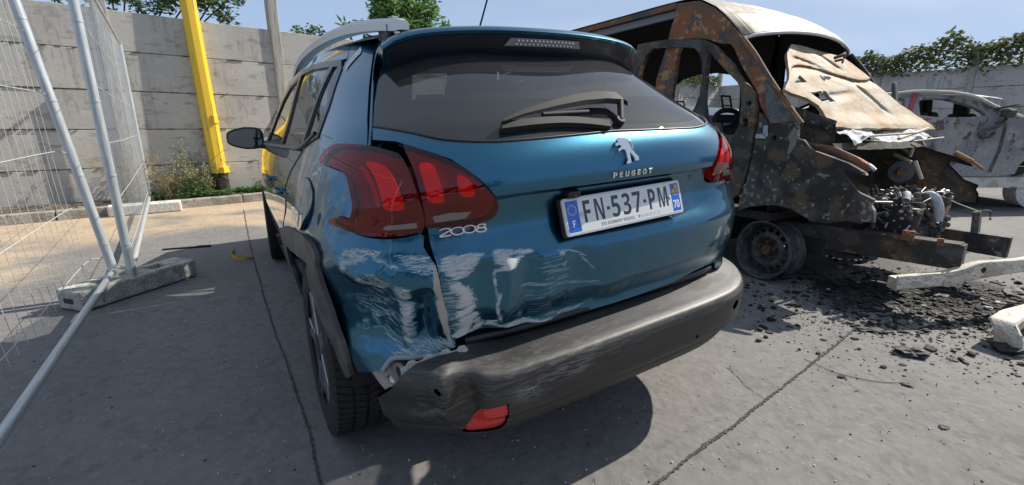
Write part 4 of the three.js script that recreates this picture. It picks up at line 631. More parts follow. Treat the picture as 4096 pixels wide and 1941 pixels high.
// door mirror
for (const sg of [-1, 1]) {
  const mg = new THREE.Group(); mg.name = 'door_mirror'; mg.position.set(sg * 0.925, 1.03, -2.62); mg.scale.setScalar(0.84); mg.rotation.y = sg * 0.12; car.add(mg);
  const rings = []; for (let k = 0; k <= 8; k++) { const t = k / 8, sc = Math.sqrt(Math.max(0, 1 - Math.pow(t, 2.4))) * 0.98 + 0.02, z = -t * 0.10; rings.push(Array.from({ length: 28 }, (_, i) => { const a = i / 14 * Math.PI, ca = Math.cos(a), sa = Math.sin(a), x = Math.sign(ca) * Math.pow(Math.abs(ca), 0.52) * 0.130, y = Math.sign(sa) * Math.pow(Math.abs(sa), 0.55) * (0.086 - 0.026 * (sg * x > 0 ? sg * x / 0.128 : 0)); return [x * sc, y * sc + 0.008 * t, z]; })); }
  mesh('mirror_housing', loft(rings), blackTrim, mg);
  const face = new THREE.Shape(Array.from({ length: 28 }, (_, i) => { const a = i / 14 * Math.PI, ca = Math.cos(a), sa = Math.sin(a), x = Math.sign(ca) * Math.pow(Math.abs(ca), 0.52) * 0.116; return new THREE.Vector2(x, Math.sign(sa) * Math.pow(Math.abs(sa), 0.55) * (0.072 - 0.024 * (sg * x > 0 ? sg * x / 0.113 : 0))); }));
  const gl = mesh('mirror_glass', new THREE.ShapeGeometry(face).translate(0, 0, 0.003), std({ color: lin(0.13, 0.16, 0.19), roughness: 0.03, metalness: 1 }), mg); gl.rotation.y = -sg * 0.10; gl.rotation.x = 0.05; gl.position.z = 0.012;
  mesh('mirror_arm', rod([-sg * 0.09, -0.05, -0.03], [-sg * 0.24, -0.065, -0.03], 0.03, 0.04, 10), blackTrim, mg);
}
// wheels
const rubber = std({ map: mottle(256, 0.25, [0.012, 0.012, 0.012], [0.03, 0.029, 0.028], 8, 5, 0.7), roughness: 0.85 });
const alloy = std({ color: lin(0.36, 0.37, 0.38), roughness: 0.28, metalness: 0.9 }), alloyDark = std({ color: lin(0.03, 0.03, 0.033), roughness: 0.4, metalness: 0.4 });
function makeWheel() {
  const w = new THREE.Group(); w.name = 'wheel'; // axle along x, outer face at +x
  const prof = [[0.205, -0.098], [0.225, -0.104], [0.28, -0.106], [0.305, -0.098], [0.314, -0.085], [0.317, -0.05], [0.317, -0.048], [0.310, -0.046], [0.310, -0.040], [0.3175, -0.038], [0.3185, -0.004], [0.311, -0.003], [0.311, 0.003], [0.3185, 0.004], [0.3175, 0.038], [0.310, 0.040], [0.310, 0.046], [0.317, 0.048], [0.314, 0.085], [0.305, 0.098], [0.28, 0.106], [0.225, 0.104], [0.205, 0.098]].map(([r, x]) => new THREE.Vector2(r, x));
  const tyre = mesh('tyre', creased(new THREE.LatheGeometry(prof, 72).rotateZ(-Math.PI / 2), 0.5), rubber, w);
  const blocks = []; for (let k = 0; k < 72; k++) for (const [x, sk, wd] of [[-0.072, 0.35, 0.052], [-0.022, 0.6, 0.034], [0.022, -0.6, 0.034], [0.072, -0.35, 0.052]]) { const a = (k + (Math.abs(x) > 0.05 ? 0.5 : 0)) / 72 * Math.PI * 2, b = new THREE.BoxGeometry(wd, 0.012, 0.0185); b.rotateY(sk); b.translate(x, 0.3165 - (Math.abs(x) > 0.05 ? 0.003 : 0), 0); b.rotateX(a); blocks.push(b); }
  mesh('tread', blocks, rubber, w);
  const rim = mesh('rim', creased(new THREE.LatheGeometry([[0.208, 0.096], [0.216, 0.100], [0.222, 0.098], [0.210, 0.08], [0.195, 0.06], [0.19, -0.08], [0.208, -0.096]].map(([r, x]) => new THREE.Vector2(r, x)), 48).rotateZ(-Math.PI / 2), 0.5), alloy, w);
  const back = new THREE.CylinderGeometry(0.19, 0.19, 0.01, 32).rotateZ(Math.PI / 2).translate(-0.02, 0, 0); mesh('brake_disc', back, std({ color: lin(0.12, 0.115, 0.11), roughness: 0.5, metalness: 0.8 }), w);
  for (let k = 0; k < 5; k++) { const s = new THREE.Shape(); s.moveTo(-0.034, 0.04); s.lineTo(0.034, 0.04); s.lineTo(0.020, 0.13); s.lineTo(0.036, 0.205); s.lineTo(0.012, 0.207); s.lineTo(0, 0.15); s.lineTo(-0.012, 0.207); s.lineTo(-0.036, 0.205); s.lineTo(-0.020, 0.13); const g = new THREE.ExtrudeGeometry(s, { depth: 0.02, bevelEnabled: true, bevelThickness: 0.004, bevelSize: 0.004, bevelSegments: 2 })  .translate(0, 0, 0.074).rotateY(Math.PI / 2); g.rotateX(k / 5 * Math.PI * 2 + 0.3); mesh('spoke', g, alloy, w); }
  mesh('hub_cap', new THREE.CylinderGeometry(0.05, 0.055, 0.05, 24).rotateZ(-Math.PI / 2).translate(0.075, 0, 0), alloyDark, w);
  return w;
}
{
  const w0 = makeWheel(); let first = true;
  for (const [x, z] of [[-0.735, 0.70], [-0.735, 3.36], [0.735, 0.70], [0.735, 3.36]]) { const w = first ? w0 : w0.clone(); first = false; w.position.set(x, 0.322, -z); if (x < 0) w.rotation.y = Math.PI; if (z > 2) w.rotation.y += 0.05; car.add(w); }
  // wheel houses and underfloor
  for (const [x, z] of [[-0.62, 0.72], [0.62, 0.72], [-0.62, 3.36], [0.62, 3.36]]) { const g = new THREE.CylinderGeometry(0.41, 0.41, 0.34, 28, 1, true, 0, Math.PI).rotateZ(Math.PI / 2).rotateX(z > 2 ? 0 : 0); const q = new THREE.CylinderGeometry(0.41, 0.41, 0.34, 28, 1, true, -Math.PI / 2, Math.PI); q.rotateZ(Math.PI / 2); mesh('wheel_house', loft(Array.from({ length: 15 }, (_, i) => { const a = i / 14 * Math.PI; return [-0.17, 0.17].map((dx) => [x + dx, 0.34 + Math.sin(a) * 0.395, -z + Math.cos(a) * 0.395]); }), false, false), darkIn, car); }
  mesh('underfloor', [box(1.1, 0.10, 3.4, 0, 0.28, -2.2), box(0.5, 0.14, 0.5, 0.0, 0.30, -0.55), rod([-0.5, 0.3, -0.72], [0.5, 0.3, -0.72], 0.045)], darkIn, car);
  // cabin: floor, seats with head restraints, shelf
  const fab = std({ color: lin(0.02, 0.02, 0.022), roughness: 0.9 });
  mesh('cabin_floor', [box(1.4, 0.06, 3.0, 0, 0.45, -1.95), box(1.3, 0.04, 0.55, 0, 0.9, -0.62), box(1.4, 0.3, 0.3, 0, 0.9, -2.85)], darkIn, car);
  const seat = (x, z, w) => { const s = new THREE.Group(); s.name = 'seat'; s.position.set(x, 0.5, -z); car.add(s); mesh('backrest', rbox(w, 0.62, 0.14, 0.06, 0, 0.42, 0, 0.2), fab, s); mesh('cushion', rbox(w, 0.16, 0.5, 0.06, 0, 0.1, -0.28), fab, s); const n = w > 0.8 ? 3 : 1; for (let k = 0; k < n; k++) mesh('head_restraint', rbox(0.25, 0.20, 0.10, 0.05, (k - (n - 1) / 2) * 0.42, 0.80, 0.08, 0.15), fab, s); };
  seat(0, 1.15, 1.28); seat(-0.37, 2.05, 0.5); seat(0.37, 2.05, 0.5);
  mesh('steering_wheel', new THREE.TorusGeometry(0.18, 0.015, 8, 28).rotateX(-0.4).translate(-0.37, 0.93, -2.62), fab, car);
}
// ---------------------------------------------------------------- the burnt-out van
const burnt = (cols, base, sh, size = 0.9, rough = 0.85) => std({ roughness: rough, metalness: 0.05, bumpMap: grain(256, 0.4, 16, 5, sh), bumpScale: 0.0022, map: dataTex(512, 512, (u, v) => {
  const a = tfbm(u, v, base, 6, sh), b = tfbm(u, v, base * 2, 5, sh + 0.23), c = tfbm(u, v, base * 8, 4, sh + 0.61), f = tfbm(u, v, 128, 2, sh + 0.4);
  let k = cols[0].slice(); const mixin = (t, col) => { k = k.map((x, i) => lerp(x, col[i], t)); };
  mixin(sstep(0.42, 0.6, a), cols[1]); mixin(sstep(0.50, 0.64, b) * 0.9, cols[2]); if (cols[3]) mixin(sstep(0.60, 0.66, c * 0.7 + a * 0.3), cols[3]);
  return k.map((x) => x * (0.75 + 0.5 * f));
}, true, [1 / size, 1 / size]) });
const RUST = [0.26, 0.105, 0.045], RUSTL = [0.40, 0.22, 0.12], SOOT = [0.03, 0.03, 0.032], STEEL = [0.115, 0.122, 0.132], ASH = [0.42, 0.41, 0.39], TAN = [0.31, 0.20, 0.105], BUFF = [0.35, 0.285, 0.20];
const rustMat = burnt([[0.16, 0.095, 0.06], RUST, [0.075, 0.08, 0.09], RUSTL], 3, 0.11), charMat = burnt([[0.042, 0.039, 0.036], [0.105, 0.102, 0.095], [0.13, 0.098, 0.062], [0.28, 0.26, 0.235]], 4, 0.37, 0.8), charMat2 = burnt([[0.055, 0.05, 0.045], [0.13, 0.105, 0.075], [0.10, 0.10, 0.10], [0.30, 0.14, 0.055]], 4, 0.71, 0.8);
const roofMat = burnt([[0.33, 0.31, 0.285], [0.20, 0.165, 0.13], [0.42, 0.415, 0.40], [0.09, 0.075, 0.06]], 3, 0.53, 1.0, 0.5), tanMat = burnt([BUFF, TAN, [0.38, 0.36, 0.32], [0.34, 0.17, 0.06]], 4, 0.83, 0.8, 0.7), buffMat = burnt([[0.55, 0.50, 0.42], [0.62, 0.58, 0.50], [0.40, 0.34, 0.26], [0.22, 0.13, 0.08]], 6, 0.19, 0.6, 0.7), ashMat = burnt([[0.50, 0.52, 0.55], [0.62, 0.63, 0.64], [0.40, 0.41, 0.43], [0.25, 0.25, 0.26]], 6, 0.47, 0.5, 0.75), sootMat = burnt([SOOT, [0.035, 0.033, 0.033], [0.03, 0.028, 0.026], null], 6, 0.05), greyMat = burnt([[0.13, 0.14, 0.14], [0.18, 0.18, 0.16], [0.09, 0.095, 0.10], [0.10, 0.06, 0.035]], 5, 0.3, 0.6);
const van = thing('burnt_van', 'burnt-out rusted van with raised tan bonnet and exposed engine', 'van', [1.885, 0, -3.143], THREE.MathUtils.degToRad(211));
const vw = 1.66; // width of the body
const vanF = (w, amp = 0.008, sh = 0, side = 1) => (a, h) => V(-w - side * 0.05 * sstep(1.2, 2.1, h) + side * (amp * fbm(a * 5, h * 5, 2 + sh, 3) - 0.0), h, -a);
const leftF = (w, amp = 0.008, sh = 0) => (a, h) => V(-w + 0.05 * sstep(1.2, 2.1, h) - amp * fbm(a * 5, h * 5, 2 + sh, 3), h, -a);
const vuv = (a, b) => [a, b];
const cabSide = [[-1.12, 2.085], [-.9, 2.06], [-.75, 1.98], [-.65, 1.9], [-.55, 1.8], [-.48, 1.725], [-.37, 1.6], [-.25, 1.44], [-.12, 1.28], [.02, 1.12], [-.01, 1.13], [-.17, 1.12], [-.255, 1.24], [-.30, 1.35], [-.35, 1.41], [-.46, 1.55], [-.53, 1.66], [-.57, 1.70], [-.66, 1.715], [-.78, 1.765], [-.93, 1.79], [-1.0, 1.79], [-1.045, 1.71], [-1.05, 1.37], [-1.05, .5], [-1.25, .5], [-1.24, 1.51], [-1.18, 1.73], [-1.165, 1.81], [-1.155, 1.89], [-1.12, 1.99]];
const door = [[-1.49, 1.82], [-1.19, 1.815], [-.93, 1.785], [-.78, 1.755], [-.69, 1.71], [-.51, 1.55], [-.40, 1.42], [-.30, 1.34], [-.275, 1.23], [-.275, 1.05], [-.285, .84], [-.305, .69], [-.345, .60], [-.4, .56], [-1.42, .54], [-1.5, .9], [-1.52, 1.6]];
const win1 = chaikin([[-1.44, 1.77], [-1.05, 1.742], [-.765, 1.69], [-.755, 1.14], [-1.38, 1.10]], 2), win2 = chaikin([[-.735, 1.66], [-.70, 1.645], [-.56, 1.51], [-.42, 1.395], [-.395, 1.30], [-.39, 1.05], [-.53, 1.04], [-.56, 1.13], [-.69, 1.145]], 1);
const fenderP = [[.02, 1.12], [.03, 1.03], [.07, 1.02], [.13, .96], [.22, .93], [.35, .89], [.45, .838], [.46, .822], [.38, .84], [.325, .852], [.32, .83], [.36, .79], [.43, .72], [.52, .685], [.51, .65], [.53, .62], [.54, .55], [.41, .54], [.29, .5], [.20, .5], [.13, .53], [.06, .56], [-.04, .57], [-.12, .56], [-.24, .53], [-.33, .49], [-.325, .6], [-.288, .69], [-.27, .84], [-.258, 1.03], [-.255, 1.2], [-.17, 1.115], [-.01, 1.135]];
const circle2 = (x, y, r, n = 12) => Array.from({ length: n }, (_, i) => [x + Math.cos(i / n * 2 * Math.PI) * r, y + Math.sin(i / n * 2 * Math.PI) * r]);
{
  mesh('cab_side', patch(cabSide, vanF(0), { res: 0.03, uv: vuv, flange: 0.04 }), rustMat, van);
  const dr = mesh('front_door', patch(door, vanF(-0.022, 0.010, 3), { res: 0.025, uv: vuv, holes: [win1, win2, circle2(-.335, 1.265, 0.02), [[-.36, 1.10], [-.325, 1.10], [-.325, 1.16], [-.36, 1.16]]], flange: 0.035 }), charMat2, van);
  mesh('door_window_bar', [tube([[0.0, 1.70, 0.755], [0.006, 1.42, 0.735], [0.004, 1.13, 0.715]], 0.016, 12, 6)], charMat2, dr);
  mesh('front_fender', patch(fenderP, vanF(-0.008, 0.014, 7), { res: 0.02, uv: vuv, holes: [circle2(-.125, 1.03, 0.018)], flange: 0.03 }), charMat, van);
  mesh('corner_panel', patch([[-.25, 1.42], [-.10, 1.255], [-.01, 1.14], [-.16, 1.125], [-.205, 1.22]], vanF(-0.012, 0.006, 5), { res: 0.03, uv: vuv }), greyMat, van);
  mesh('peeled_patch', patch([[0.0, 1.105], [.025, 1.08], [.028, .99], [.0, .92], [-.02, .925], [-.012, 1.0], [-.03, 1.04]], vanF(-0.013, 0.012, 7), { res: 0.02, uv: vuv }), burnt([[0.22, 0.21, 0.17], [0.26, 0.25, 0.2], [0.15, 0.15, 0.13], null], 6, 0.2), van);
  mesh('hinge_plate', [box(0.008, 0.075, 0.03, 0.022, 1.075, 0.185, 0.15), box(0.012, 0.03, 0.07, 0.02, 1.04, 0.215)], ashMat, van);
  // gutter rail and inner grey band over the open load bay
  mesh('roof_gutter', patch([[-1.115, 2.088], [-1.115, 2.045], [-4.0, 2.045], [-4.0, 2.088]], vanF(-0.01, 0.004), { res: 0.1, uv: vuv, flange: 0.03 }), rustMat, van);
  mesh('roof_inner_band', patch([[-1.12, 2.04], [-1.12, 1.985], [-1.27, 1.985], [-4.0, 1.965], [-4.0, 2.04]], vanF(0.03, 0.004), { res: 0.1, uv: vuv, flange: 0.03 }), std({ color: lin(0.20, 0.22, 0.25), roughness: 0.7 }), van);
  // left side, mirrored, with its row of window openings
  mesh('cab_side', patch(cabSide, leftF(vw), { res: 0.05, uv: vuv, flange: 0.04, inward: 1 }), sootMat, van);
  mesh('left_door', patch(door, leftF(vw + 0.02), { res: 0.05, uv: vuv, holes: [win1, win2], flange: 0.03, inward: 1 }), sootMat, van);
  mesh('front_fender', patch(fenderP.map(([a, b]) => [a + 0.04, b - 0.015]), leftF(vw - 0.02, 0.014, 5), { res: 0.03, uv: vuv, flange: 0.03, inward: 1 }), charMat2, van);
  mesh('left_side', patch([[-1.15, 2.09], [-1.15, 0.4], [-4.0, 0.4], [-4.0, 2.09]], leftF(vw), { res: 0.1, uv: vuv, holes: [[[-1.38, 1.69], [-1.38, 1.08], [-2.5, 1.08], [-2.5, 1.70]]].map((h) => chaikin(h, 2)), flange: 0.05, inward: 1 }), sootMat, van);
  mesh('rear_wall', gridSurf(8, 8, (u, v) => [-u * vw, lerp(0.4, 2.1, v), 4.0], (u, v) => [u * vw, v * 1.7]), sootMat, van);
  mesh('floor', box(vw - 0.06, 0.06, 4.0, -vw / 2, 0.47, 2.1), sootMat, van);
  // roof: long flat part and the domed cab cap over the windscreen
  const arc = new THREE.CatmullRomCurve3([[-4.0, 2.09], [-2.5, 2.10], [-1.1, 2.095], [-.9, 2.07], [-.75, 1.99], [-.65, 1.91], [-.55, 1.81], [-.49, 1.735]].map(([a, h]) => V(a, h, 0)), false, 'catmullrom', 0.3);
  const roofPt = (u, v, d) => { const p = arc.getPoint(v), b = Math.sin(Math.PI * u), fwd = sstep(0.5, 1, v); return [-0.05 - u * (vw - 0.10), p.y + (0.035 + 0.045 * fwd) * Math.pow(b, 0.6) + d + 0.006 * fbm(u * 6, v * 9, 1, 3), -(p.x + 0.13 * Math.pow(b, 0.7) * fwd)]; };
  mesh('roof', gridSurf(30, 60, (u, v) => roofPt(u, v, 0.004), (u, v) => { const q = roofPt(u, v, 0); return [q[0], q[2] - q[1]]; }), roofMat, van);
  mesh('roof_lining', gridSurf(16, 40, (u, v) => { const p = roofPt(0.03 + u * 0.94, v * 0.985, -0.035); return p; }, (u, v) => [u * vw, v * 4.4]), sootMat, van);
  const lip = []; for (let k = 0; k <= 20; k++) lip.push(roofPt(k / 20, 1, -0.012)); mesh('roof_lip', tube(lip, 0.013, 40, 6), std({ color: lin(0.62, 0.62, 0.62), roughness: 0.5 }), van);
  const pil = []; for (const [a, h] of [[-.48, 1.725], [-.37, 1.6], [-.25, 1.44], [-.12, 1.28], [.02, 1.12]]) pil.push([-0.03, h, -a]); mesh('windscreen_pillar', tube(pil, 0.022, 20, 6), rustMat, van); mesh('windscreen_pillar', tube(pil.map(([x, y, z]) => [-vw + 0.03, y, z]), 0.024, 20, 6), sootMat, van);
  // bonnet thrown up against the windscreen opening
  const hoodA = (h) => .10 - (h - 1.12) * 0.84;
  const hoodL = (h) => h > 1.345 ? lerp(-.02, .53, (h - 1.345) / 0.37) : lerp(.22, -.02, (h - 1.12) / 0.225);
  const ribs = (w, h) => { const g = (d, q) => Math.exp(-(d / q) * (d / q)); let d = 0; d -= 0.050 * g(h - (1.475 + 0.035 * Math.sin((w - 0.1) * 4.2)), 0.022) * sstep(0.1, 0.3, w); d -= 0.040 * g((w - 1.12) - (1.42 - h) * 0.75, 0.035) * sstep(1.16, 1.24, h) * sstep(1.46, 1.38, h); d += 0.045 * sstep(1.21, 1.14, h) * sstep(0.3, 0.5, w); d -= 0.030 * g((w - 0.95) + (h - 1.6) * 1.4, 0.04) * sstep(1.52, 1.56, h); d -= 0.028 * g(h - 1.60 + (w - 0.4) * 0.2, 0.02) * sstep(0.85, 0.6, w); d -= 0.03 * g(h - 1.30 - (w - 0.5) * 0.12, 0.03) * sstep(0.45, 0.6, w) * sstep(1.0, 0.8, w); return d * sstep(0.02, 0.16, w - hoodL(h)) + 0.045 * fbm(w * 2.6, h * 4, 6, 3); };
  const hoodF = (w, h) => V(-w, h - 0.5 * ribs(w, h), -(hoodA(h) + ribs(w, h)));
  const hood = [[.53, 1.715], [.37, 1.63], [.29, 1.55], [.20, 1.48], [.11, 1.42], [-.02, 1.345], [.04, 1.32], [.17, 1.30], [.26, 1.25], [.265, 1.21], [.24, 1.16], [.22, 1.125], [.28, 1.11], [.62, 1.115], [1.09, 1.11], [1.4, 1.115], [1.64, 1.105], [1.86, 1.11], [1.80, 1.18], [1.72, 1.24], [1.62, 1.29], [1.58, 1.36], [1.50, 1.45], [1.44, 1.53], [1.33, 1.62], [1.24, 1.67], [.89, 1.69], [.68, 1.715]].reverse();
  mesh('bonnet', patch(hood, (w, h) => hoodF(w, h), { res: 0.016, uv: (a, b) => [a, b * 1.3], holes: [[[.27, 1.34], [.52, 1.355], [.57, 1.275], [.37, 1.265]], [[.15, 1.402], [.31, 1.462], [.345, 1.412]]], flange: 0.022 }), tanMat, van);
  mesh('bonnet_latch', [tube([[-0.78, 1.61, 0.20], [-0.83, 1.63, 0.17], [-0.90, 1.65, 0.19], [-0.93, 1.62, 0.20]], 0.012, 12, 6), tube([[-0.80, 1.59, 0.2], [-0.86, 1.60, 0.18], [-0.91, 1.585, 0.2]], 0.009, 10, 6)], charMat, van);
  // crumpled foil and ash along the cowl
  mesh('foil_blanket', gridSurf(90, 22, (u, v) => { const w = lerp(0.30, 1.58, u), a = lerp(0.02, 0.24, v); return [-w, 1.085 + 0.045 * fbm(w * 9, a * 14, 3, 4) + 0.035 * Math.abs(fbm(w * 5, a * 9, 8, 3)) - 0.09 * v * v + 0.02 * Math.sin(u * 9), -(a + 0.04 * fbm(w * 8, a * 6, 5, 3))]; }, (u, v) => [u * 1.3, v * 0.3]), ashMat, van);
  const bars = []; for (const [p, q, r] of [[[-.45, 1.04, -.22], [-1.2, 1.06, -.26], .008], [[-.9, 1.02, -.26], [-1.45, 1.09, -.24], .012], [[-.35, 1.03, -.18], [-.7, 1.0, -.26], .007], [[-1.1, 1.0, -.28], [-1.6, 1.02, -.3], .007]]) bars.push(rod(p, q, r)); mesh('cowl_rods', bars, buffMat, van);
  mesh('front_crossmember', gridSurf(60, 4, (u, v) => { const w = lerp(0.16, 1.62, u); return [-w, 1.0 + 0.012 * fbm(w * 7, 1, 2, 3) - 0.045 * v, -(0.17 + 0.10 * Math.sin(u * Math.PI) + 0.03 * v)]; }, (u, v) => [u * 1.5, v * 0.06]), charMat2, van);
  mesh('wing_rail', [loft([[.02, .98, .045], [.2, .955, .04], [.34, .90, .035], [.425, .86, .022]].map(([a, h, t]) => [[-.10, h - t], [-.16, h - t], [-.17, h + t * 0.4], [-.10, h + t * 0.7]].map(([x, y]) => [x, y, -a])))], rustMat, van);
  mesh('wing_rail_end', rod([-.13, .872, -.405], [-.135, .845, -.445], .016, .012), std({ color: lin(0.6, 0.62, 0.63), roughness: 0.35, metalness: 0.7 }), van);
  mesh('bulkhead', gridSurf(24, 12, (u, v) => { const w = lerp(0.05, vw - 0.05, u), h = lerp(0.45, 1.13, v); return [-w, h, 0.14 - 0.03 * fbm(w * 4, h * 4, 1, 3)]; }, (u, v) => [u * 1.6, v * 0.7]), sootMat, van);
  mesh('inner_wing', gridSurf(16, 10, (u, v) => { const a = lerp(-0.15, 0.42, u), h = lerp(0.5, 0.98, v); return [-0.22 - 0.05 * Math.sin(u * 5), h - 0.25 * u * v, -a]; }, (u, v) => [u * 0.6, v * 0.5]), charMat2, van);
  mesh('cowl_end', gridSurf(14, 12, (u, v) => { const a = lerp(-0.12, 0.16, u), h = lerp(0.95, 1.24, v) - u * v * 0.1; return [-0.20 - 0.05 * fbm(a * 12, h * 12, 2, 3), h, -a]; }, (u, v) => [u * 0.3, v * 0.3]), charMat, van);
  // chassis rails, crossmember, beam
  mesh('chassis_rail', [box(0.09, 0.15, 1.3, -0.34, 0.340, -0.22, 0.02, 0.115), box(0.11, 0.02, 0.5, -0.385, 0.420, -0.60, 0.02, 0.115)], charMat2, van);
  mesh('chassis_rail', [box(0.05, 0.14, 1.3, -1.20, 0.31, -0.24)], charMat, van);
  mesh('axle_beam', [rod([-0.2, 0.25, 0.0], [-1.4, 0.25, 0.0], 0.05), box(1.0, 0.12, 0.25, -0.75, 0.27, -0.05), rod([-0.3, 0.12, -0.05], [-0.32, 0.02, -0.30], 0.014), box(0.5, 0.3, 0.5, -0.72, 0.33, 0.3)], sootMat, van);
  const bpts = [[.70, .228, -.03], [.84, .248, .24], [.875, .262, .33], [.93, .292, .45], [1.04, .302, .76], [1.075, .300, .98], [1.05, .296, 1.22]].map(([a, h, w]) => V(-w, h, -a)), bc = new THREE.CurvePath(); for (let k = 0; k < bpts.length - 1; k++) bc.add(new THREE.LineCurve3(bpts[k], bpts[k + 1]));
  const br = []; for (let k = 0; k <= 60; k++) { const p = bc.getPoint(k / 60), q = bc.getPoint(Math.min(1, k / 60 + 0.04)).sub(bc.getPoint(Math.max(0, k / 60 - 0.04))), s = V(-q.z, 0, q.x).normalize(), hh = 0.040 + 0.010 * G1(k, 25, 6), n = 0.004 * fbm(k * 0.3, 1, 2, 3); br.push([[-0.7, -hh], [0.55, -hh], [0.66, -hh + 0.008], [0.66, hh - 0.010], [0.55, hh + n], [0.35, hh + 0.004 + n], [0.30, hh - 0.012], [-0.7, hh - 0.012]].map(([o, y]) => [p.x + s.x * o * 0.05, p.y + y, p.z + s.z * o * 0.05])); }
  const beam = mesh('bumper_beam', creased(loft(br), 0.6), buffMat, van); for (const k of [16, 29]) { const p = bc.getPoint(k / 40), t = bc.getTangent(k / 40), s = V(-t.z, 0, t.x).normalize(); mesh('beam_hole', new THREE.CylinderGeometry(k < 20 ? 0.016 : 0.008, k < 20 ? 0.016 : 0.008, 0.004, 14).applyQuaternion(new THREE.Quaternion().setFromUnitVectors(V(0, 1, 0), s)).translate(p.x + s.x * 0.0335, p.y + 0.006, p.z + s.z * 0.0335), std({ color: lin(0.03, 0.018, 0.015), roughness: 1 }), beam); }
  for (const g of [box(0.02, 0.06, 0.06, -0.30, 0.45, -0.62), box(0.02, 0.045, 0.03, -0.36, 0.43, -0.76, 0, 0.4)]) mesh('rail_bracket', g, rustMat, van);
  mesh('radiator_post', [box(0.045, 0.17, 0.04, -1.2, 0.44, -0.70, 0.1), tube([[-1.2, 0.53, -0.70], [-1.24, 0.535, -0.74], [-1.26, 0.50, -0.75], [-1.22, 0.48, -0.76]], 0.007, 12, 5)], greyMat, van);
  mesh('stay_cable', tube([[-0.95, 0.64, -0.55], [-1.05, 0.585, -0.62], [-1.20, 0.525, -0.71]], 0.004, 12, 5), buffMat, van);
  // engine: block, head, manifolds, pulleys, brackets and hoses, all charred
  const eng = new THREE.Group(); eng.name = 'engine'; van.add(eng);
  mesh('engine_block', [rbox(0.52, 0.26, 0.34, 0.03, -0.72, 0.42, -0.40, 0.1, 0.06), rbox(0.46, 0.12, 0.22, 0.03, -0.72, 0.58, -0.36, 0.05, 0.1)], sootMat, eng);
  const lumps = []; for (let k = 0; k < 260; k++) { const x = rr(-1.02, -0.36), y = rr(0.30, 0.68), z = -0.30 - rr(0, 0.32) * (1 - 0.25 * Math.abs(y - 0.45)), r = rr(0.008, 0.032); const t = rnd(); lumps.push(t < 0.35 ? new THREE.IcosahedronGeometry(r, 1).scale(1, rr(0.6, 1.2), rr(0.6, 1.2)).translate(x, y, z) : t < 0.7 ? rbox(r * rr(1, 2.4), r * rr(0.6, 1.8), r * rr(0.8, 2), 0.004, x, y, z, rr(0, 3), rr(0, 3), rr(0, 3), 1) : rod([x, y, z], [x + rr(-.09, .09), y + rr(-.06, .06), z + rr(-.06, .06)], r * 0.45, r * 0.4, 8)); }
  mesh('charred_ancillaries', lumps, charMat, eng).userData.kind = 'stuff';
  const pale = []; for (let k = 0; k < 110; k++) { const x = rr(-1.0, -0.4), y = rr(0.46, 0.70), z = -rr(0.34, 0.60), r = rr(0.005, 0.016); pale.push(rnd() < 0.5 ? rod([x, y, z], [x + rr(-.12, .12), y + rr(-.03, .03), z + rr(-.06, .06)], r * 0.5, r * 0.4, 7) : rbox(r * rr(1, 2.5), r, r * rr(1, 2), 0.003, x, y, z, rr(0, 3), rr(0, 3), 0, 1)); }
  mesh('melted_alloy', pale, std({ color: lin(0.42, 0.42, 0.43), roughness: 0.45, metalness: 0.4 }), eng).userData.kind = 'stuff';
  mesh('intake_pipe', tube([[-0.72, 0.64, -0.50], [-0.70, 0.66, -0.58], [-0.71, 0.58, -0.62], [-0.73, 0.50, -0.62]], 0.03, 20, 8), ashMat, eng); mesh('intake_pipe', tube([[-0.60, 0.66, -0.46], [-0.52, 0.675, -0.5], [-0.46, 0.64, -0.52]], 0.022, 14, 8), ashMat, eng);
  mesh('alternator', [new THREE.CylinderGeometry(0.055, 0.06, 0.12, 18).rotateZ(0.8).translate(-0.90, 0.55, -0.56)], rustMat, eng);
  for (const g of [new THREE.TorusGeometry(0.035, 0.012, 8, 18).translate(-0.92, 0.44, -0.60), new THREE.TorusGeometry(0.025, 0.009, 8, 16).translate(-0.62, 0.40, -0.58)]) mesh('pulley', g, greyMat, eng);
  // burst headlamp struts and a hub in the dark of the bay
  mesh('hanging_strut', [rod([-1.25, 0.89, -0.13], [-1.2, 0.84, -0.26], 0.014), rod([-1.2, 0.85, -0.28], [-1.2, 0.72, -0.345], 0.017, 0.014), rod([-1.3, 0.98, -0.1], [-1.22, 0.90, -0.24], 0.012), rod([-1.18, 0.95, -0.26], [-1.22, 0.885, -0.24], 0.012)], buffMat, van);
  mesh('brake_disc', new THREE.CylinderGeometry(0.085, 0.085, 0.02, 28).rotateZ(Math.PI / 2).rotateY(0.55).translate(-1.33, 0.755, -0.165), std({ color: lin(0.10, 0.105, 0.12), roughness: 0.7 }), van);
  mesh('wheel_hub', new THREE.CylinderGeometry(0.03, 0.035, 0.07, 16).rotateZ(Math.PI / 2).rotateY(0.55).translate(-1.32, 0.755, -0.17), rustMat, van);
  mesh('wing_bracket', [rod([-1.62, 0.905, -0.385], [-1.61, 0.845, -0.50], 0.020, 0.018), rod([-1.61, 0.845, -0.50], [-1.6, 0.79, -0.575], 0.012, 0.010)], burnt([[0.42, 0.22, 0.08], [0.5, 0.3, 0.14], [0.3, 0.16, 0.06], null], 6, 0.2), van);
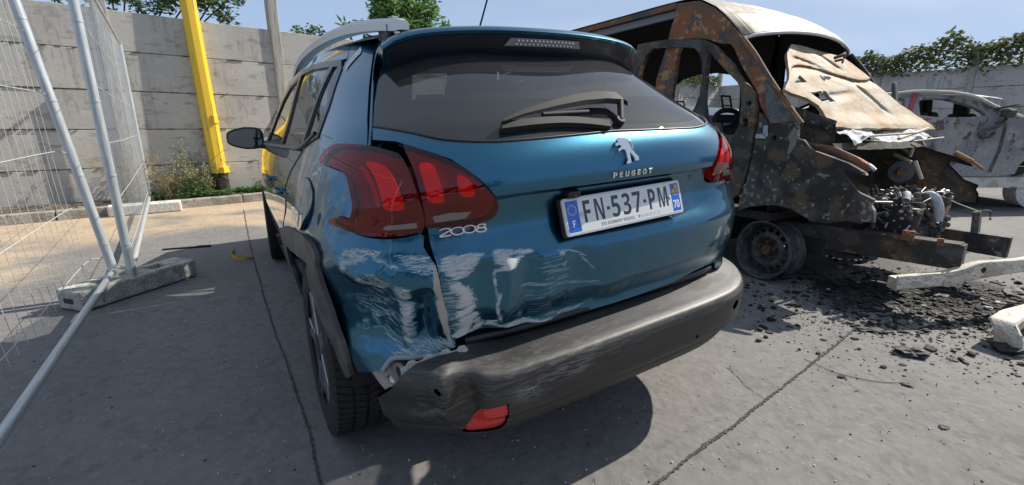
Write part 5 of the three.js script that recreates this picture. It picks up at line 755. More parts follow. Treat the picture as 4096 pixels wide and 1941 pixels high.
  // seat frames, burnt to the wire
  const seatFrame = (w, a) => { const s = new THREE.Group(); s.name = 'seat_frame'; s.position.set(-w, 0, -a); van.add(s); const r = 0.008;
    mesh('head_rest_frame', [rod([-.06, 1.22, .06], [-.06, 1.36, .10], r), rod([.06, 1.22, .06], [.06, 1.36, .10], r), rod([-.06, 1.36, .10], [.06, 1.36, .10], r), rod([-.06, 1.28, .075], [.06, 1.28, .075], r * .7)], sootMat, s);
    mesh('back_frame', [tube([[-.17, .6, 0], [-.18, 1.05, .05], [-.13, 1.22, .06], [.13, 1.22, .06], [.18, 1.05, .05], [.17, .6, 0]], .022, 30, 6), box(.26, .07, .03, 0, 1.17, .06), box(.30, .02, .02, 0, .95, .04)], sootMat, s); mesh('cushion_frame', [box(.36, .05, .38, 0, .58, -.18), rod([-.08, .6, .01], [-.08, 1.15, .05], .008), rod([.08, .6, .01], [.08, 1.15, .05], .008)], sootMat, s); };
  seatFrame(0.50, -0.79); seatFrame(0.92, -1.62); seatFrame(1.2, -0.79);
  mesh('door_mirror_arm', rbox(0.06, 0.22, 0.03, 0.012, -vw - 0.06, 1.36, 0.12, 0.2), greyMat, van);
  // bare steel wheel on the ground under the arch
  const rimMat = burnt([[0.05, 0.055, 0.062], [0.10, 0.11, 0.125], [0.03, 0.03, 0.032], [0.20, 0.085, 0.03]], 6, 0.61, 0.35, 0.6);
  const bare = () => { const g = new THREE.Group(); g.name = 'bare_wheel'; mesh('barrel', creased(new THREE.LatheGeometry([[.212, .09], [.218, .085], [.205, .075], [.196, .06], [.185, .02], [.183, -.05], [.196, -.065], [.205, -.085], [.218, -.092], [.212, -.096], [.195, -.088], [.178, -.05], [.178, .02], [.19, .06], [.205, .088], [.212, .09]].map(([r, x]) => new THREE.Vector2(r, x)), 56).rotateZ(-Math.PI / 2), 0.6), rimMat, g);
    const dprof = (r) => 0.012 + 0.026 * G1(r, 0.112, 0.028) - 0.012 * sstep(0.155, 0.186, r) - 0.01 * G1(r, 0.0, 0.06);
    mesh('disc', patch(circle2(0, 0, 0.186, 48), (a, b) => V(dprof(Math.hypot(a, b)), b, -a), { res: 0.011, flange: 0.006, holes: Array.from({ length: 16 }, (_, k) => Array.from({ length: 10 }, (_, i) => { const t = k / 8 * Math.PI, e = i / 5 * Math.PI, x = 0.146 + Math.cos(e) * 0.014, y = Math.sin(e) * 0.019; return [x * Math.cos(t) - y * Math.sin(t), x * Math.sin(t) + y * Math.cos(t)]; })), uv: vuv }), rimMat, g);
    mesh('hub', [new THREE.CylinderGeometry(.032, .036, .05, 20).rotateZ(Math.PI / 2).translate(.015, 0, 0), ...Array.from({ length: 5 }, (_, k) => new THREE.CylinderGeometry(.011, .011, .03, 6).rotateZ(Math.PI / 2).translate(.025, Math.cos(k / 5 * 6.283) * .062, Math.sin(k / 5 * 6.283) * .062))], burnt([[0.16, 0.07, 0.03], [0.10, 0.05, 0.03], [0.22, 0.1, 0.04], null], 8, 0.3, 0.2), g); return g; };
  const bw = bare(); bw.position.set(-0.10, 0.217, 0.11); bw.rotation.y = -0.10; bw.rotation.z = 0.05; van.add(bw); const b2 = bw.clone(); b2.position.set(-1.5, 0.217, 0.1); b2.rotation.set(0, Math.PI, 0); van.add(b2); const b3 = bw.clone(); b3.position.set(-0.12, 0.217, 3.1); b3.rotation.set(0, 0, 0); van.add(b3);
  mesh('arch_lining', loft(Array.from({ length: 13 }, (_, i) => { const a = i / 12 * Math.PI * 0.68; return [-0.03, -0.45].map((x) => [x, 0.22 + Math.sin(a) * 0.36, 0.08 + Math.cos(a) * 0.37]); }), false, false), sootMat, van);
}
// ---------------------------------------------------------------- burnt car and white car beyond the van
{
  const bc = thing('burnt_car', 'burnt pale grey car with empty window openings beyond the van', 'car', [6.2, 0, -7.1]);
  const f = (z, amp = 0.012, sh = 0) => (x, h) => V(x - 6.2, h, z - Math.sign(z) * 0.16 * sstep(1.15, 1.6, h) + Math.sign(z) * amp * fbm(x * 4, h * 4, sh, 3));
  const outer = [[4.45, 0.55], [4.40, 0.9], [4.46, 1.15], [4.62, 1.36], [4.80, 1.46], [5.0, 1.52], [5.42, 1.565], [5.87, 1.545], [6.17, 1.49], [6.42, 1.37], [6.75, 1.225], [7.3, 1.15], [7.75, 1.06], [7.95, 0.9], [7.98, 0.5], [7.62, 0.45], [7.56, 0.62], [7.42, 0.74], [7.22, 0.77], [7.02, 0.72], [6.91, 0.60], [6.88, 0.47], [6.55, 0.44], [5.45, 0.46], [5.40, 0.62], [5.26, 0.72], [5.08, 0.74], [4.9, 0.70], [4.78, 0.55]].reverse();
  const w1 = chaikin([[5.44, 1.22], [5.43, 1.33], [5.46, 1.46], [5.75, 1.478], [6.04, 1.415], [6.27, 1.31], [6.33, 1.225]], 1), w2 = chaikin([[4.86, 1.24], [4.98, 1.42], [5.10, 1.465], [5.28, 1.485], [5.25, 1.35], [5.18, 1.23]], 1);
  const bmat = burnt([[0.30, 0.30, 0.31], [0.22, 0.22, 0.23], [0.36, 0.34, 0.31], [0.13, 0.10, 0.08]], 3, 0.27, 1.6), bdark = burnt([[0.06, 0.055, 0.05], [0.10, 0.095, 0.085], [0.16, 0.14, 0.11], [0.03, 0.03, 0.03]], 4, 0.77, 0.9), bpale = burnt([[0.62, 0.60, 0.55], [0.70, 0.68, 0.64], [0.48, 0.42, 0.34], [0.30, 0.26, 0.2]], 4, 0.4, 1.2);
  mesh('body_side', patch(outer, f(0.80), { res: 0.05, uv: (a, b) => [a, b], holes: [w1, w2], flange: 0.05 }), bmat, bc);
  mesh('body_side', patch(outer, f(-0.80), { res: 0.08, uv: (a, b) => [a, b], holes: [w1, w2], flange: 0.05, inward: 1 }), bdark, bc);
  const top = new THREE.CatmullRomCurve3([[4.66, 1.40], [4.85, 1.49], [5.1, 1.545], [5.5, 1.578], [6.0, 1.58], [6.35, 1.565], [6.62, 1.535]].map(([x, h]) => V(x - 6.2, h, 0)));
  mesh('roof', gridSurf(20, 24, (u, v) => { const p = top.getPoint(v), k = u * 2 - 1; return [p.x, p.y - 0.05 * Math.pow(Math.abs(k), 3) - 0.03 * v * k * k + 0.01 * fbm(u * 5, v * 5, 3, 3), k * 0.665]; }, (u, v) => [u * 1.4, v * 2]), bpale, bc);
  mesh('bonnet', gridSurf(14, 12, (u, v) => { const k = u * 2 - 1, x = lerp(6.85, 7.9, v); return [x - 6.2, 1.21 - 0.16 * v * v + 0.03 * (1 - k * k) + 0.015 * fbm(u * 6, v * 6, 1, 3), k * 0.77]; }, (u, v) => [u * 1.5, v]), bmat, bc);
  const rail = [[5.0, 1.515], [5.42, 1.558], [5.87, 1.54], [6.17, 1.485], [6.42, 1.365], [6.78, 1.225]].map(([x, h]) => [x - 6.2, h, 0.70 + (1.56 - h) * 0.28]); mesh('roof_rail', tube(rail, 0.022, 40, 6), bpale, bc);
  mesh('door_seam', patch([[6.50, 0.5], [6.56, 0.8], [6.565, 1.15], [6.60, 1.15], [6.605, 0.8], [6.55, 0.5]], f(0.806), { res: 0.08, flange: 0, uv: (a, b) => [a, b] }), bdark, bc);
  mesh('sill', box(1.7, 0.14, 0.10, 0.05, 0.355, 0.76), bpale, bc);
  mesh('red_stripe', patch([[5.40, 1.563], [5.46, 1.563], [5.31, 1.27], [5.25, 1.27]], f(0.815), { res: 0.06, flange: 0 }), std({ color: lin(0.42, 0.06, 0.06), roughness: 0.6 }), bc);
  mesh('red_patch', patch([[5.44, 1.175], [5.48, 1.20], [5.58, 1.212], [5.55, 1.19]], f(0.818), { res: 0.05, flange: 0 }), std({ color: lin(0.45, 0.07, 0.06), roughness: 0.6 }), bc);
  mesh('door_mirror', [rbox(0.16, 0.11, 0.10, 0.03, 0.30, 1.27, 0.88, 0.3, 0.2), rod([0.18, 1.33, 0.84], [0.36, 1.38, 0.92], 0.02, 0.008)], bdark, bc);
  mesh('melted_trim', tube([[0.33, 1.2, 0.84], [0.22, 1.1, 0.86], [0.05, 1.05, 0.85], [0.0, 0.98, 0.86], [0.14, 0.97, 0.86], [0.2, 1.02, 0.85]], 0.02, 24, 6), bdark, bc);
  for (const x of [-0.42, -0.28, 0.55]) { const s = mesh('seat_shell', [rbox(0.10, 0.5, 0.42, 0.05, x, 1.05, x > 0 ? 0 : 0.3, 0, 0, 0.12), rbox(0.07, 0.2, 0.24, 0.03, x - 0.05, 1.37, x > 0 ? 0 : 0.3, 0, 0, 0.12)], sootMat, bc); s.name = 'seat_shell'; }
  mesh('cabin_floor', box(2.6, 0.08, 1.45, 0.0, 0.5, 0), sootMat, bc); mesh('dashboard', rbox(0.35, 0.25, 1.4, 0.05, 0.45, 1.05, 0), sootMat, bc);
  for (const [x, z] of [[1.03, 0.70], [-1.12, 0.70], [1.03, -0.70], [-1.12, -0.70]]) mesh('wheel', new THREE.CylinderGeometry(0.26, 0.26, 0.18, 28).rotateX(Math.PI / 2).translate(x, 0.26, z), x > 0 && z > 0 ? bpale : bdark, bc);
  mesh('front_end', gridSurf(8, 6, (u, v) => [7.93 - 6.2 + 0.04 * Math.sin(v * 3), lerp(0.35, 1.02, v), (u * 2 - 1) * 0.76], (u, v) => [u, v]), bdark, bc);
}
{
  const wc = thing('white_car', 'white car partly seen through the van window openings', 'car', [3.9, 0, -9.4], -0.5);
  const white = phy({ color: lin(0.75, 0.76, 0.76), roughness: 0.35, clearcoat: 1 }), pr = [[-1.9, .45, .7], [-1.95, .75, .8], [-1.7, 1.0, .8], [-1.2, 1.36, .62], [-.3, 1.47, .6], [.5, 1.42, .6], [1.15, 1.02, .8], [2.0, .88, .78], [2.1, .55, .72]];
  const rings = pr.map(([x, h, w]) => [[-w, .3], [-w * 1.02, h * .55], [-w * .96, h * .85], [-w * .75, h], [w * .75, h], [w * .96, h * .85], [w * 1.02, h * .55], [w, .3]].map(([z, y]) => [x, y, z]));
  mesh('body', creased(loft(rings), 0.9), white, wc);
  for (const z of [-1, 1]) mesh('side_window', gridSurf(8, 4, (u, v) => { const x = lerp(-1.25, 0.75, u), t = v; return [lerp(x, lerp(-0.95, 0.42, u), t), lerp(1.0, 1.3, t), z * lerp(0.80, 0.68, t)]; }), std({ color: lin(0.02, 0.025, 0.03), roughness: 0.05 }), wc);
  mesh('windscreen', gridSurf(4, 4, (u, v) => [lerp(0.58, 1.1, v), lerp(1.40, 1.06, v), (u * 2 - 1) * 0.5]).translate(0.03, 0.03, 0), std({ color: lin(0.02, 0.025, 0.03), roughness: 0.05 }), wc);
  for (const [x, z] of [[-1.3, .72], [1.3, .72], [-1.3, -.72], [1.3, -.72]]) mesh('wheel', new THREE.CylinderGeometry(.31, .31, .2, 24).rotateX(Math.PI / 2).translate(x, .31, z), rubber, wc);
}
// ---------------------------------------------------------------- temporary mesh fence on concrete feet
const galv = std({ map: mottle(256, 0.4, [0.46, 0.50, 0.52], [0.60, 0.64, 0.66], 8, 5, 0.6), roughness: 0.42, metalness: 0.4 });
const wireMat = std({ color: lin(0.62, 0.65, 0.66), roughness: 0.45, metalness: 0.3 });
function fencePanel(label, a, u, L, lean, h, first, step, wireBottom, shift) {
  const t = thing('mesh_fence', label, 'fence', [a[0], 0, -a[1]], 0, null); delete t.userData.group;
  const n = [u[1], -u[0]]; // horizontal normal the panel leans along
  const at = (s, y, o = 0) => [u[0] * s + n[0] * (lean * y / 1.9 + o), y, -(u[1] * s + n[1] * (lean * y / 1.9 + o))];
  for (const s of [0, L]) mesh('post', rod(at(s, 0.05), at(s, h), 0.026, 0.026, 14), galv, t);
  mesh('rail', rod(at(0.02, 0.17), at(L - 0.02, 0.17), 0.0185, 0.0185, 12), galv, t); mesh('rail', rod(at(0, h), at(L, h), 0.0185, 0.0185, 12), galv, t);
  for (let s = first; s < L - 0.05; s += step) { const b = fbm(s * 3, 1, 2, 2) * 0.008; mesh('wire', tube([at(s, wireBottom, shift), at(s + b, h * 0.35, shift * 0.8 + b), at(s - b, h * 0.7, shift * 0.3 - b), at(s, h, 0)], 0.0017, 10, 4), wireMat, t); }
  for (let k = 0; k < 6; k++) { const y = 0.26 + k * (h - 0.3) / 5; mesh('cross_wire', tube([at(0.01, y, 0), at(0.12, y + 0.012, shift * (1 - y / h)), at(L * 0.4, y, shift * (1 - y / h)), at(L * 0.7, y + 0.004, shift * (1 - y / h)), at(L - 0.01, y, 0)], 0.0023, 30, 4), wireMat, t); }
  for (const y of [0.35, 0.8, 1.25, 1.7]) mesh('weld_clip', rod(at(0, y), at(0, y + 0.012), 0.0285, 0.0285, 12), galv, t);
  return t;
}
fencePanel('leaning mesh fence panel in the left foreground with long bottom tube', [-2.665, 2.945], [0.537, -0.844], 3.4, 0.19, 2.02, 0.10, 0.108, 0.20, 0.10);
fencePanel('upright mesh fence panel running back to the concrete wall', [-2.55, 2.925], [-0.59, 0.807], 4.12, 0.0, 2.12, 0.09, 0.10, 0.20, 0.0);
{
  const footMat = std({ map: mottle(512, 0.5, [0.34, 0.33, 0.29], [0.50, 0.48, 0.43], 8, 6, 0.15, [0.24, 0.23, 0.20], 0.66), roughness: 0.95, bumpMap: grain(256, 0.2, 16, 4, 0.2), bumpScale: 0.008 });
  const footGeo = () => {
    const s = new THREE.Shape(), L = 0.37, W = 0.105, r = 0.02; s.moveTo(-L + r, -W); s.lineTo(L - r, -W); s.quadraticCurveTo(L, -W, L, -W + r); s.lineTo(L, W - r); s.quadraticCurveTo(L, W, L - r, W); s.lineTo(-L + r, W); s.quadraticCurveTo(-L, W, -L, W - r); s.lineTo(-L, -W + r); s.quadraticCurveTo(-L, -W, -L + r, -W);
    const rect = (x0, x1, y0, y1) => { const p = new THREE.Path(); p.moveTo(x0, y0); p.lineTo(x0, y1); p.lineTo(x1, y1); p.lineTo(x1, y0); p.closePath(); s.holes.push(p); }; const hole = (x, y, q) => { const p = new THREE.Path(); p.absellipse(x, y, q, q * 0.7, 0, Math.PI * 2); s.holes.push(p); };
    rect(0.10, 0.23, -0.06, 0.06); rect(-0.23, -0.12, -0.06, 0.06); hole(0.295, 0.045, 0.026); hole(0.295, -0.04, 0.026); hole(-0.30, 0.03, 0.022);
    const g = new THREE.ExtrudeGeometry(s, { depth: 0.10, bevelEnabled: true, bevelThickness: 0.012, bevelSize: 0.010, bevelSegments: 2, curveSegments: 10 }); g.rotateX(-Math.PI / 2); g.translate(0, 0.016, 0); return g;
  };
  const f1 = thing('fence_foot', 'grey concrete fence foot holding two posts in the foreground', 'fence foot', [-2.615, 0.003, -3.0], Math.atan2(0.92, 0.28)); mesh('block', footGeo(), footMat, f1); mesh('pocket_floor', box(0.68, 0.02, 0.17, 0, 0.03, 0), footMat, f1); mesh('lifting_slot', box(0.012, 0.032, 0.085, -0.376, 0.062, 0), std({ color: lin(0.05, 0.048, 0.045), roughness: 1 }), f1); mesh('post_clamp', [new THREE.TorusGeometry(0.024, 0.006, 6, 16).rotateX(Math.PI / 2).translate(-0.02, 0.17, -0.055), box(0.02, 0.03, 0.12, -0.02, 0.17, 0.0)], galv, f1);
  const f2 = thing('fence_foot', 'whitish concrete fence foot near the kerb by the wall', 'fence foot', [-4.80, 0.003, -5.93], Math.atan2(0.60, 0.80)); mesh('block', footGeo(), std({ color: lin(0.62, 0.61, 0.58), roughness: 0.9, bumpMap: concBump, bumpScale: 0.005 }), f2); mesh('pocket_floor', box(0.68, 0.02, 0.17, 0, 0.03, 0), footMat, f2);
}
// ---------------------------------------------------------------- yellow pole
{
  const yp = thing('yellow_pole', 'tall yellow painted steel pole with black base before the wall', 'pole', [-4.39, 0.12, -6.92]);
  const ymap = dataTex(256, 512, (u, v) => { const a = tfbm(u, v, 8, 5, 0.2), c = tfbm(u, v, 16, 4, 0.6); let k = [0.80, 0.53, 0.035].map((x) => x * (0.86 + 0.25 * a)); if (c > 0.70) k = [0.30, 0.24, 0.12]; return k; }, true, [2, 0.5]);
  const shaft = new THREE.CylinderGeometry(0.088, 0.108, 6.4, 8, 1).rotateY(Math.PI / 8).translate(0, 3.2 + 0.22, 0);
  const sh = mesh('shaft', creased(shaft, 0.3), std({ map: ymap, roughness: 0.42 }), yp);
  mesh('base', creased(new THREE.CylinderGeometry(0.1095, 0.112, 0.36, 8).rotateY(Math.PI / 8).translate(0, 0.13, 0), 0.3), std({ map: mottle(128, 0.3, [0.012, 0.011, 0.010], [0.05, 0.042, 0.03], 8, 5, 0.3, [0.16, 0.12, 0.05], 0.7), roughness: 0.9 }), yp);
  mesh('collar', [rbox(0.06, 0.09, 0.16, 0.008, 0.10, 0.35, 0), rbox(0.04, 0.12, 0.10, 0.008, 0.095, 1.08, 0.02)], std({ map: ymap, roughness: 0.45 }), yp);
  yp.rotation.z = 0.027;
}
// ---------------------------------------------------------------- vegetation
const leafMat = (r, g, b) => std({ color: 0xffffff, vertexColors: true, roughness: 0.62, side: THREE.DoubleSide });
const leafM = phy({ color: 0xffffff, vertexColors: true, roughness: 0.9, transmission: 0.42, thickness: 0, side: THREE.DoubleSide });
function leaves(spots, pal, len, wid) {
  const pos = [], col = [], nor = [], q = new THREE.Quaternion(), e = new THREE.Euler(), a = V(0, 0, 0);
  for (const [x, y, z, k = 1] of spots) {
    e.set(rr(-1.1, 0.9), rr(0, 6.28), rr(-0.8, 0.8)); q.setFromEuler(e); const L = len * rr(0.65, 1.25) * k, W = wid * rr(0.7, 1.2) * k, c = pal[Math.floor(rnd() * pal.length)], t = rr(0.75, 1.25);
    const pts = [[0, 0, 0], [W, 0.06 * L, L * 0.4], [0, -0.04 * L, L], [-W, 0.06 * L, L * 0.4], [0, -0.05 * L, L * 0.45]].map((p) => a.set(...p).applyQuaternion(q).toArray());
    for (const tri of [[0, 1, 4], [1, 2, 4], [0, 4, 3], [4, 2, 3]]) { const P3 = tri.map((i) => V(...pts[i])), n = P3[1].clone().sub(P3[0]).cross(P3[2].clone().sub(P3[0])).normalize(); for (const p of P3) { pos.push(p.x + x, p.y + y, p.z + z); nor.push(n.x, n.y, n.z); col.push(c[0] * t, c[1] * t, c[2] * t); } }
  }
  const g = new THREE.BufferGeometry(); g.setAttribute('position', new THREE.Float32BufferAttribute(pos, 3)); g.setAttribute('normal', new THREE.Float32BufferAttribute(nor, 3)); g.setAttribute('color', new THREE.Float32BufferAttribute(col, 3)); return g;
}
const bark = std({ map: mottle(128, 0.3, [0.06, 0.045, 0.032], [0.13, 0.10, 0.075], 8, 5, 0.3), roughness: 1 });
const PALA = [[0.07, 0.14, 0.04], [0.095, 0.175, 0.05], [0.055, 0.11, 0.035], [0.13, 0.19, 0.08]], PALB = [[0.14, 0.28, 0.055], [0.10, 0.22, 0.045], [0.18, 0.33, 0.08], [0.08, 0.17, 0.04]], PALI = [[0.08, 0.14, 0.035], [0.11, 0.18, 0.045], [0.17, 0.19, 0.05], [0.24, 0.21, 0.07], [0.06, 0.10, 0.035]];
// a tree grows from its foot; twigs end in clumps; leaves sit along the twigs
function tree(name, label, foot, h, clumps, n, pal, len, wid, spread) {
  const t = thing(name, label, 'tree', foot); const wood = [], spots = [];
  const fork = [rr(-.1, .1), h * 0.45, rr(-.1, .1)];
  const trunk = tube([[0, 0, 0], [rr(-.08, .08), h * 0.2, rr(-.08, .08)], fork], 0.055, 12, 8);
  for (const [x, y, z, r] of clumps) {
    const mid = [fork[0] + (x - fork[0]) * 0.55 + rr(-.1, .1), lerp(fork[1], y, 0.6), fork[2] + (z - fork[2]) * 0.55]; wood.push(tube([fork, mid, [x, y, z]], 0.011, 12, 5));
    const tw = Math.max(4, Math.round(n * r * r * 1.2)); for (let k = 0; k < tw; k++) { const d = V(rr(-1, 1), rr(-0.6, 1.1), rr(-1, 1)).normalize().multiplyScalar(r * rr(0.45, 1.1)); wood.push(rod([x, y, z], [x + d.x, y + d.y, z + d.z], 0.006, 0.002, 4, false)); const m = Math.round(7 * rr(0.6, 1.3)); for (let i = 0; i < m; i++) { const f = rr(0.35, 1.05); spots.push([x + d.x * f + rr(-1, 1) * spread, y + d.y * f + rr(-1, 1) * spread, z + d.z * f + rr(-1, 1) * spread]); } }
  }
  mesh('trunk', trunk, bark, t); mesh('branches', wood, bark, t); mesh('crown', leaves(spots, pal, len, wid), leafM, t); return t;
}
{
  const W = (s, y, d) => wallP(s, y, d), rel = (foot, s, y, d, r) => { const p = W(s, y, d); return [p[0] - foot[0], p[1] - foot[1], p[2] - foot[2], r]; };
  let ft = W(1.0, 0, -0.9); tree('fruit_tree', 'dark leafed tree overhanging the wall behind the yellow pole', ft, 2.9, [[0.75, 2.72, -0.35, .16], [1.0, 2.78, -0.5, .2], [1.25, 2.7, -0.4, .18], [1.5, 2.76, -0.45, .2], [1.62, 2.9, -0.6, .25], [1.9, 2.95, -.5, .3], [2.15, 2.9, -.4, .28], [2.3, 2.7, -0.35, .2], [2.45, 3.05, -.5, .25], [1.2, 3.1, -.8, .35], [.4, 2.75, -.5, .16]].map((q) => rel(ft, ...q)), 330, PALA, 0.085, 0.022, 0.05);
  ft = W(3.2, 0, -0.9); tree('fruit_tree', 'thin sprig of leaves rising over the wall right of the concrete post', ft, 2.7, [[3.35, 2.62, -.3, .12], [3.55, 2.66, -.35, .14], [3.72, 2.64, -.3, .12]].map((q) => rel(ft, ...q)), 420, PALA, 0.075, 0.02, 0.04);
  ft = W(5.3, 0, -1.0); tree('fruit_tree', 'bright green tree with long drooping leaves above the hatchback roof', ft, 3.4, [[5.0, 3.45, -.6, .4], [5.5, 3.05, -.45, .36], [4.2, 2.78, -.4, .15], [4.45, 2.85, -.4, .16], [4.85, 3.05, -.5, .28], [5.1, 3.2, -.5, .34], [5.35, 3.3, -.6, .36], [5.6, 3.25, -.5, .34], [5.8, 3.0, -.4, .28], [6.0, 3.3, -.5, .3], [5.3, 2.95, -.4, .3], [6.25, 3.0, -.4, .22], [6.5, 2.8, -.4, .16], [5.3, 3.7, -.7, .45], [5.9, 3.75, -.7, .45]].map((q) => rel(ft, ...q)), 260, PALB, 0.15, 0.026, 0.05);
}
function ivy(label, P2, s0, s1, hgt, n, seedz) {
  const t = thing('ivy', label, 'plant'), sp = [], stems = [];
  for (let k = 0; k < n; k++) { const s = rr(s0, s1), top = hgt * clamp(0.35 + 1.3 * (fbm(s * 0.9, 1, seedz, 3) + 0.35) * Math.sin(Math.PI * clamp((s - s0) / (s1 - s0) * 0.8 + 0.12)), 0.08, 1.25); const y = 2.5 + top * Math.pow(rnd(), 0.8) - 0.15 * rnd(), d = rr(-0.45, 0.16) * (1 - 0.4 * (y - 2.5)); const p = P2(s, y, d); sp.push(p); if (k % 200 === 0) stems.push(tube([P2(s, 2.4, -0.1), P2(s + rr(-.2, .2), 2.4 + top * 0.6, -0.1), P2(s + rr(-.4, .4), 2.5 + top * 0.8, rr(-.2, .1))], 0.004, 10, 4)); }
  mesh('foliage', leaves(sp, PALI, 0.10, 0.042), leafM, t); mesh('stems', stems, bark, t); return t;
}
ivy('mass of ivy and brambles on top of the right hand wall', wall2P, 1.7, 9.5, 0.95, 9000, 4.2);
ivy('ivy on the far wall seen through the van window openings', wallP, 10.5, 18, 0.75, 5000, 8.6);
// weeds on the planted strip
function weed(label, s, d, h, n, dry) {
  const b = wallP(s, 0.12, d), t = thing('weed', label, 'weed', b), st = [], sp = [], fl = [];
  for (let k = 0; k < n; k++) { const a = rr(0, 6.28), L = h * rr(0.5, 1.1), tip = [Math.cos(a) * L * rr(0.2, 0.75), L, Math.sin(a) * L * rr(0.2, 0.75)], o = [rr(-.1, .1), 0, rr(-.1, .1)]; const mid = [tip[0] * 0.4 + o[0], L * 0.65, tip[2] * 0.4 + o[2]]; st.push(tube([o, mid, [tip[0] + o[0], tip[1], tip[2] + o[2]]], 0.0024, 10, 4)); const m = dry ? 2 : 5; for (let i = 0; i < m; i++) { const f = rr(0.15, 1); sp.push([lerp(o[0], tip[0] + o[0], f) + rr(-.04, .04), L * f, lerp(o[2], tip[2] + o[2], f) + rr(-.04, .04)]); } for (let i = 0; i < 5; i++) { const q = [tip[0] + o[0] + rr(-.07, .07), L + rr(-.06, .08), tip[2] + o[2] + rr(-.07, .07)]; st.push(rod([tip[0] + o[0], tip[1] - 0.04, tip[2] + o[2]], q, 0.0012, 0.001, 3, false)); fl.push(new THREE.IcosahedronGeometry(0.006, 0).translate(...q)); } }
  mesh('stems', st, std({ color: dry ? lin(0.36, 0.27, 0.15) : lin(0.20, 0.19, 0.08), roughness: 1 }), t); mesh('foliage', leaves(sp, dry ? [[0.30, 0.22, 0.11], [0.24, 0.19, 0.09], [0.16, 0.15, 0.06]] : PALB.concat([[0.2, 0.17, 0.09]]), 0.055, 0.016), leafM, t); if (fl.length) { const m = mesh('seed_heads', fl, std({ color: dry ? lin(0.42, 0.33, 0.2) : lin(0.55, 0.5, 0.38), roughness: 1 }), t); m.userData.kind = 'stuff'; }
  return t;
}
weed('dry brown weed bush behind the mesh fence posts', 0.75, 0.2, 0.62, 34, true); weed('dry brown weed beside the far fence foot', 1.15, 0.22, 0.5, 26, true);
weed('tall spindly weed with pale seed heads left of the yellow pole', 1.45, 0.14, 0.72, 22, false); weed('leafy weed sprawling left of the black pole base', 1.58, 0.2, 0.40, 26, false); weed('low green weed between the fence foot and yellow pole', 1.28, 0.16, 0.36, 26, false); weed('short reddish weed touching the left of the black pole base', 1.66, 0.08, 0.24, 14, false); weed('green weed right of the black pole base', 2.4, 0.2, 0.24, 16, false); weed('pale flowering weed beneath the door mirror', 2.75, 0.12, 0.8, 16, false);
{
  const sp = []; for (let k = 0; k < 3600; k++) { const s = rr(0.9, 2.75), d = rr(0.02, 0.30), q = fbm(s * 2.5, d * 6, 3, 3); if (q < -0.06) continue; const p = wallP(s, 0.11 + 0.07 * rnd() * (1 + q), d); sp.push(p); }
  const m = mesh('ground_cover', leaves(sp, PALB, 0.05, 0.022), leafM, scene); m.userData.kind = 'stuff'; tag(m, 'bright green creeping ground cover along the foot of the wall', 'ground cover');
}
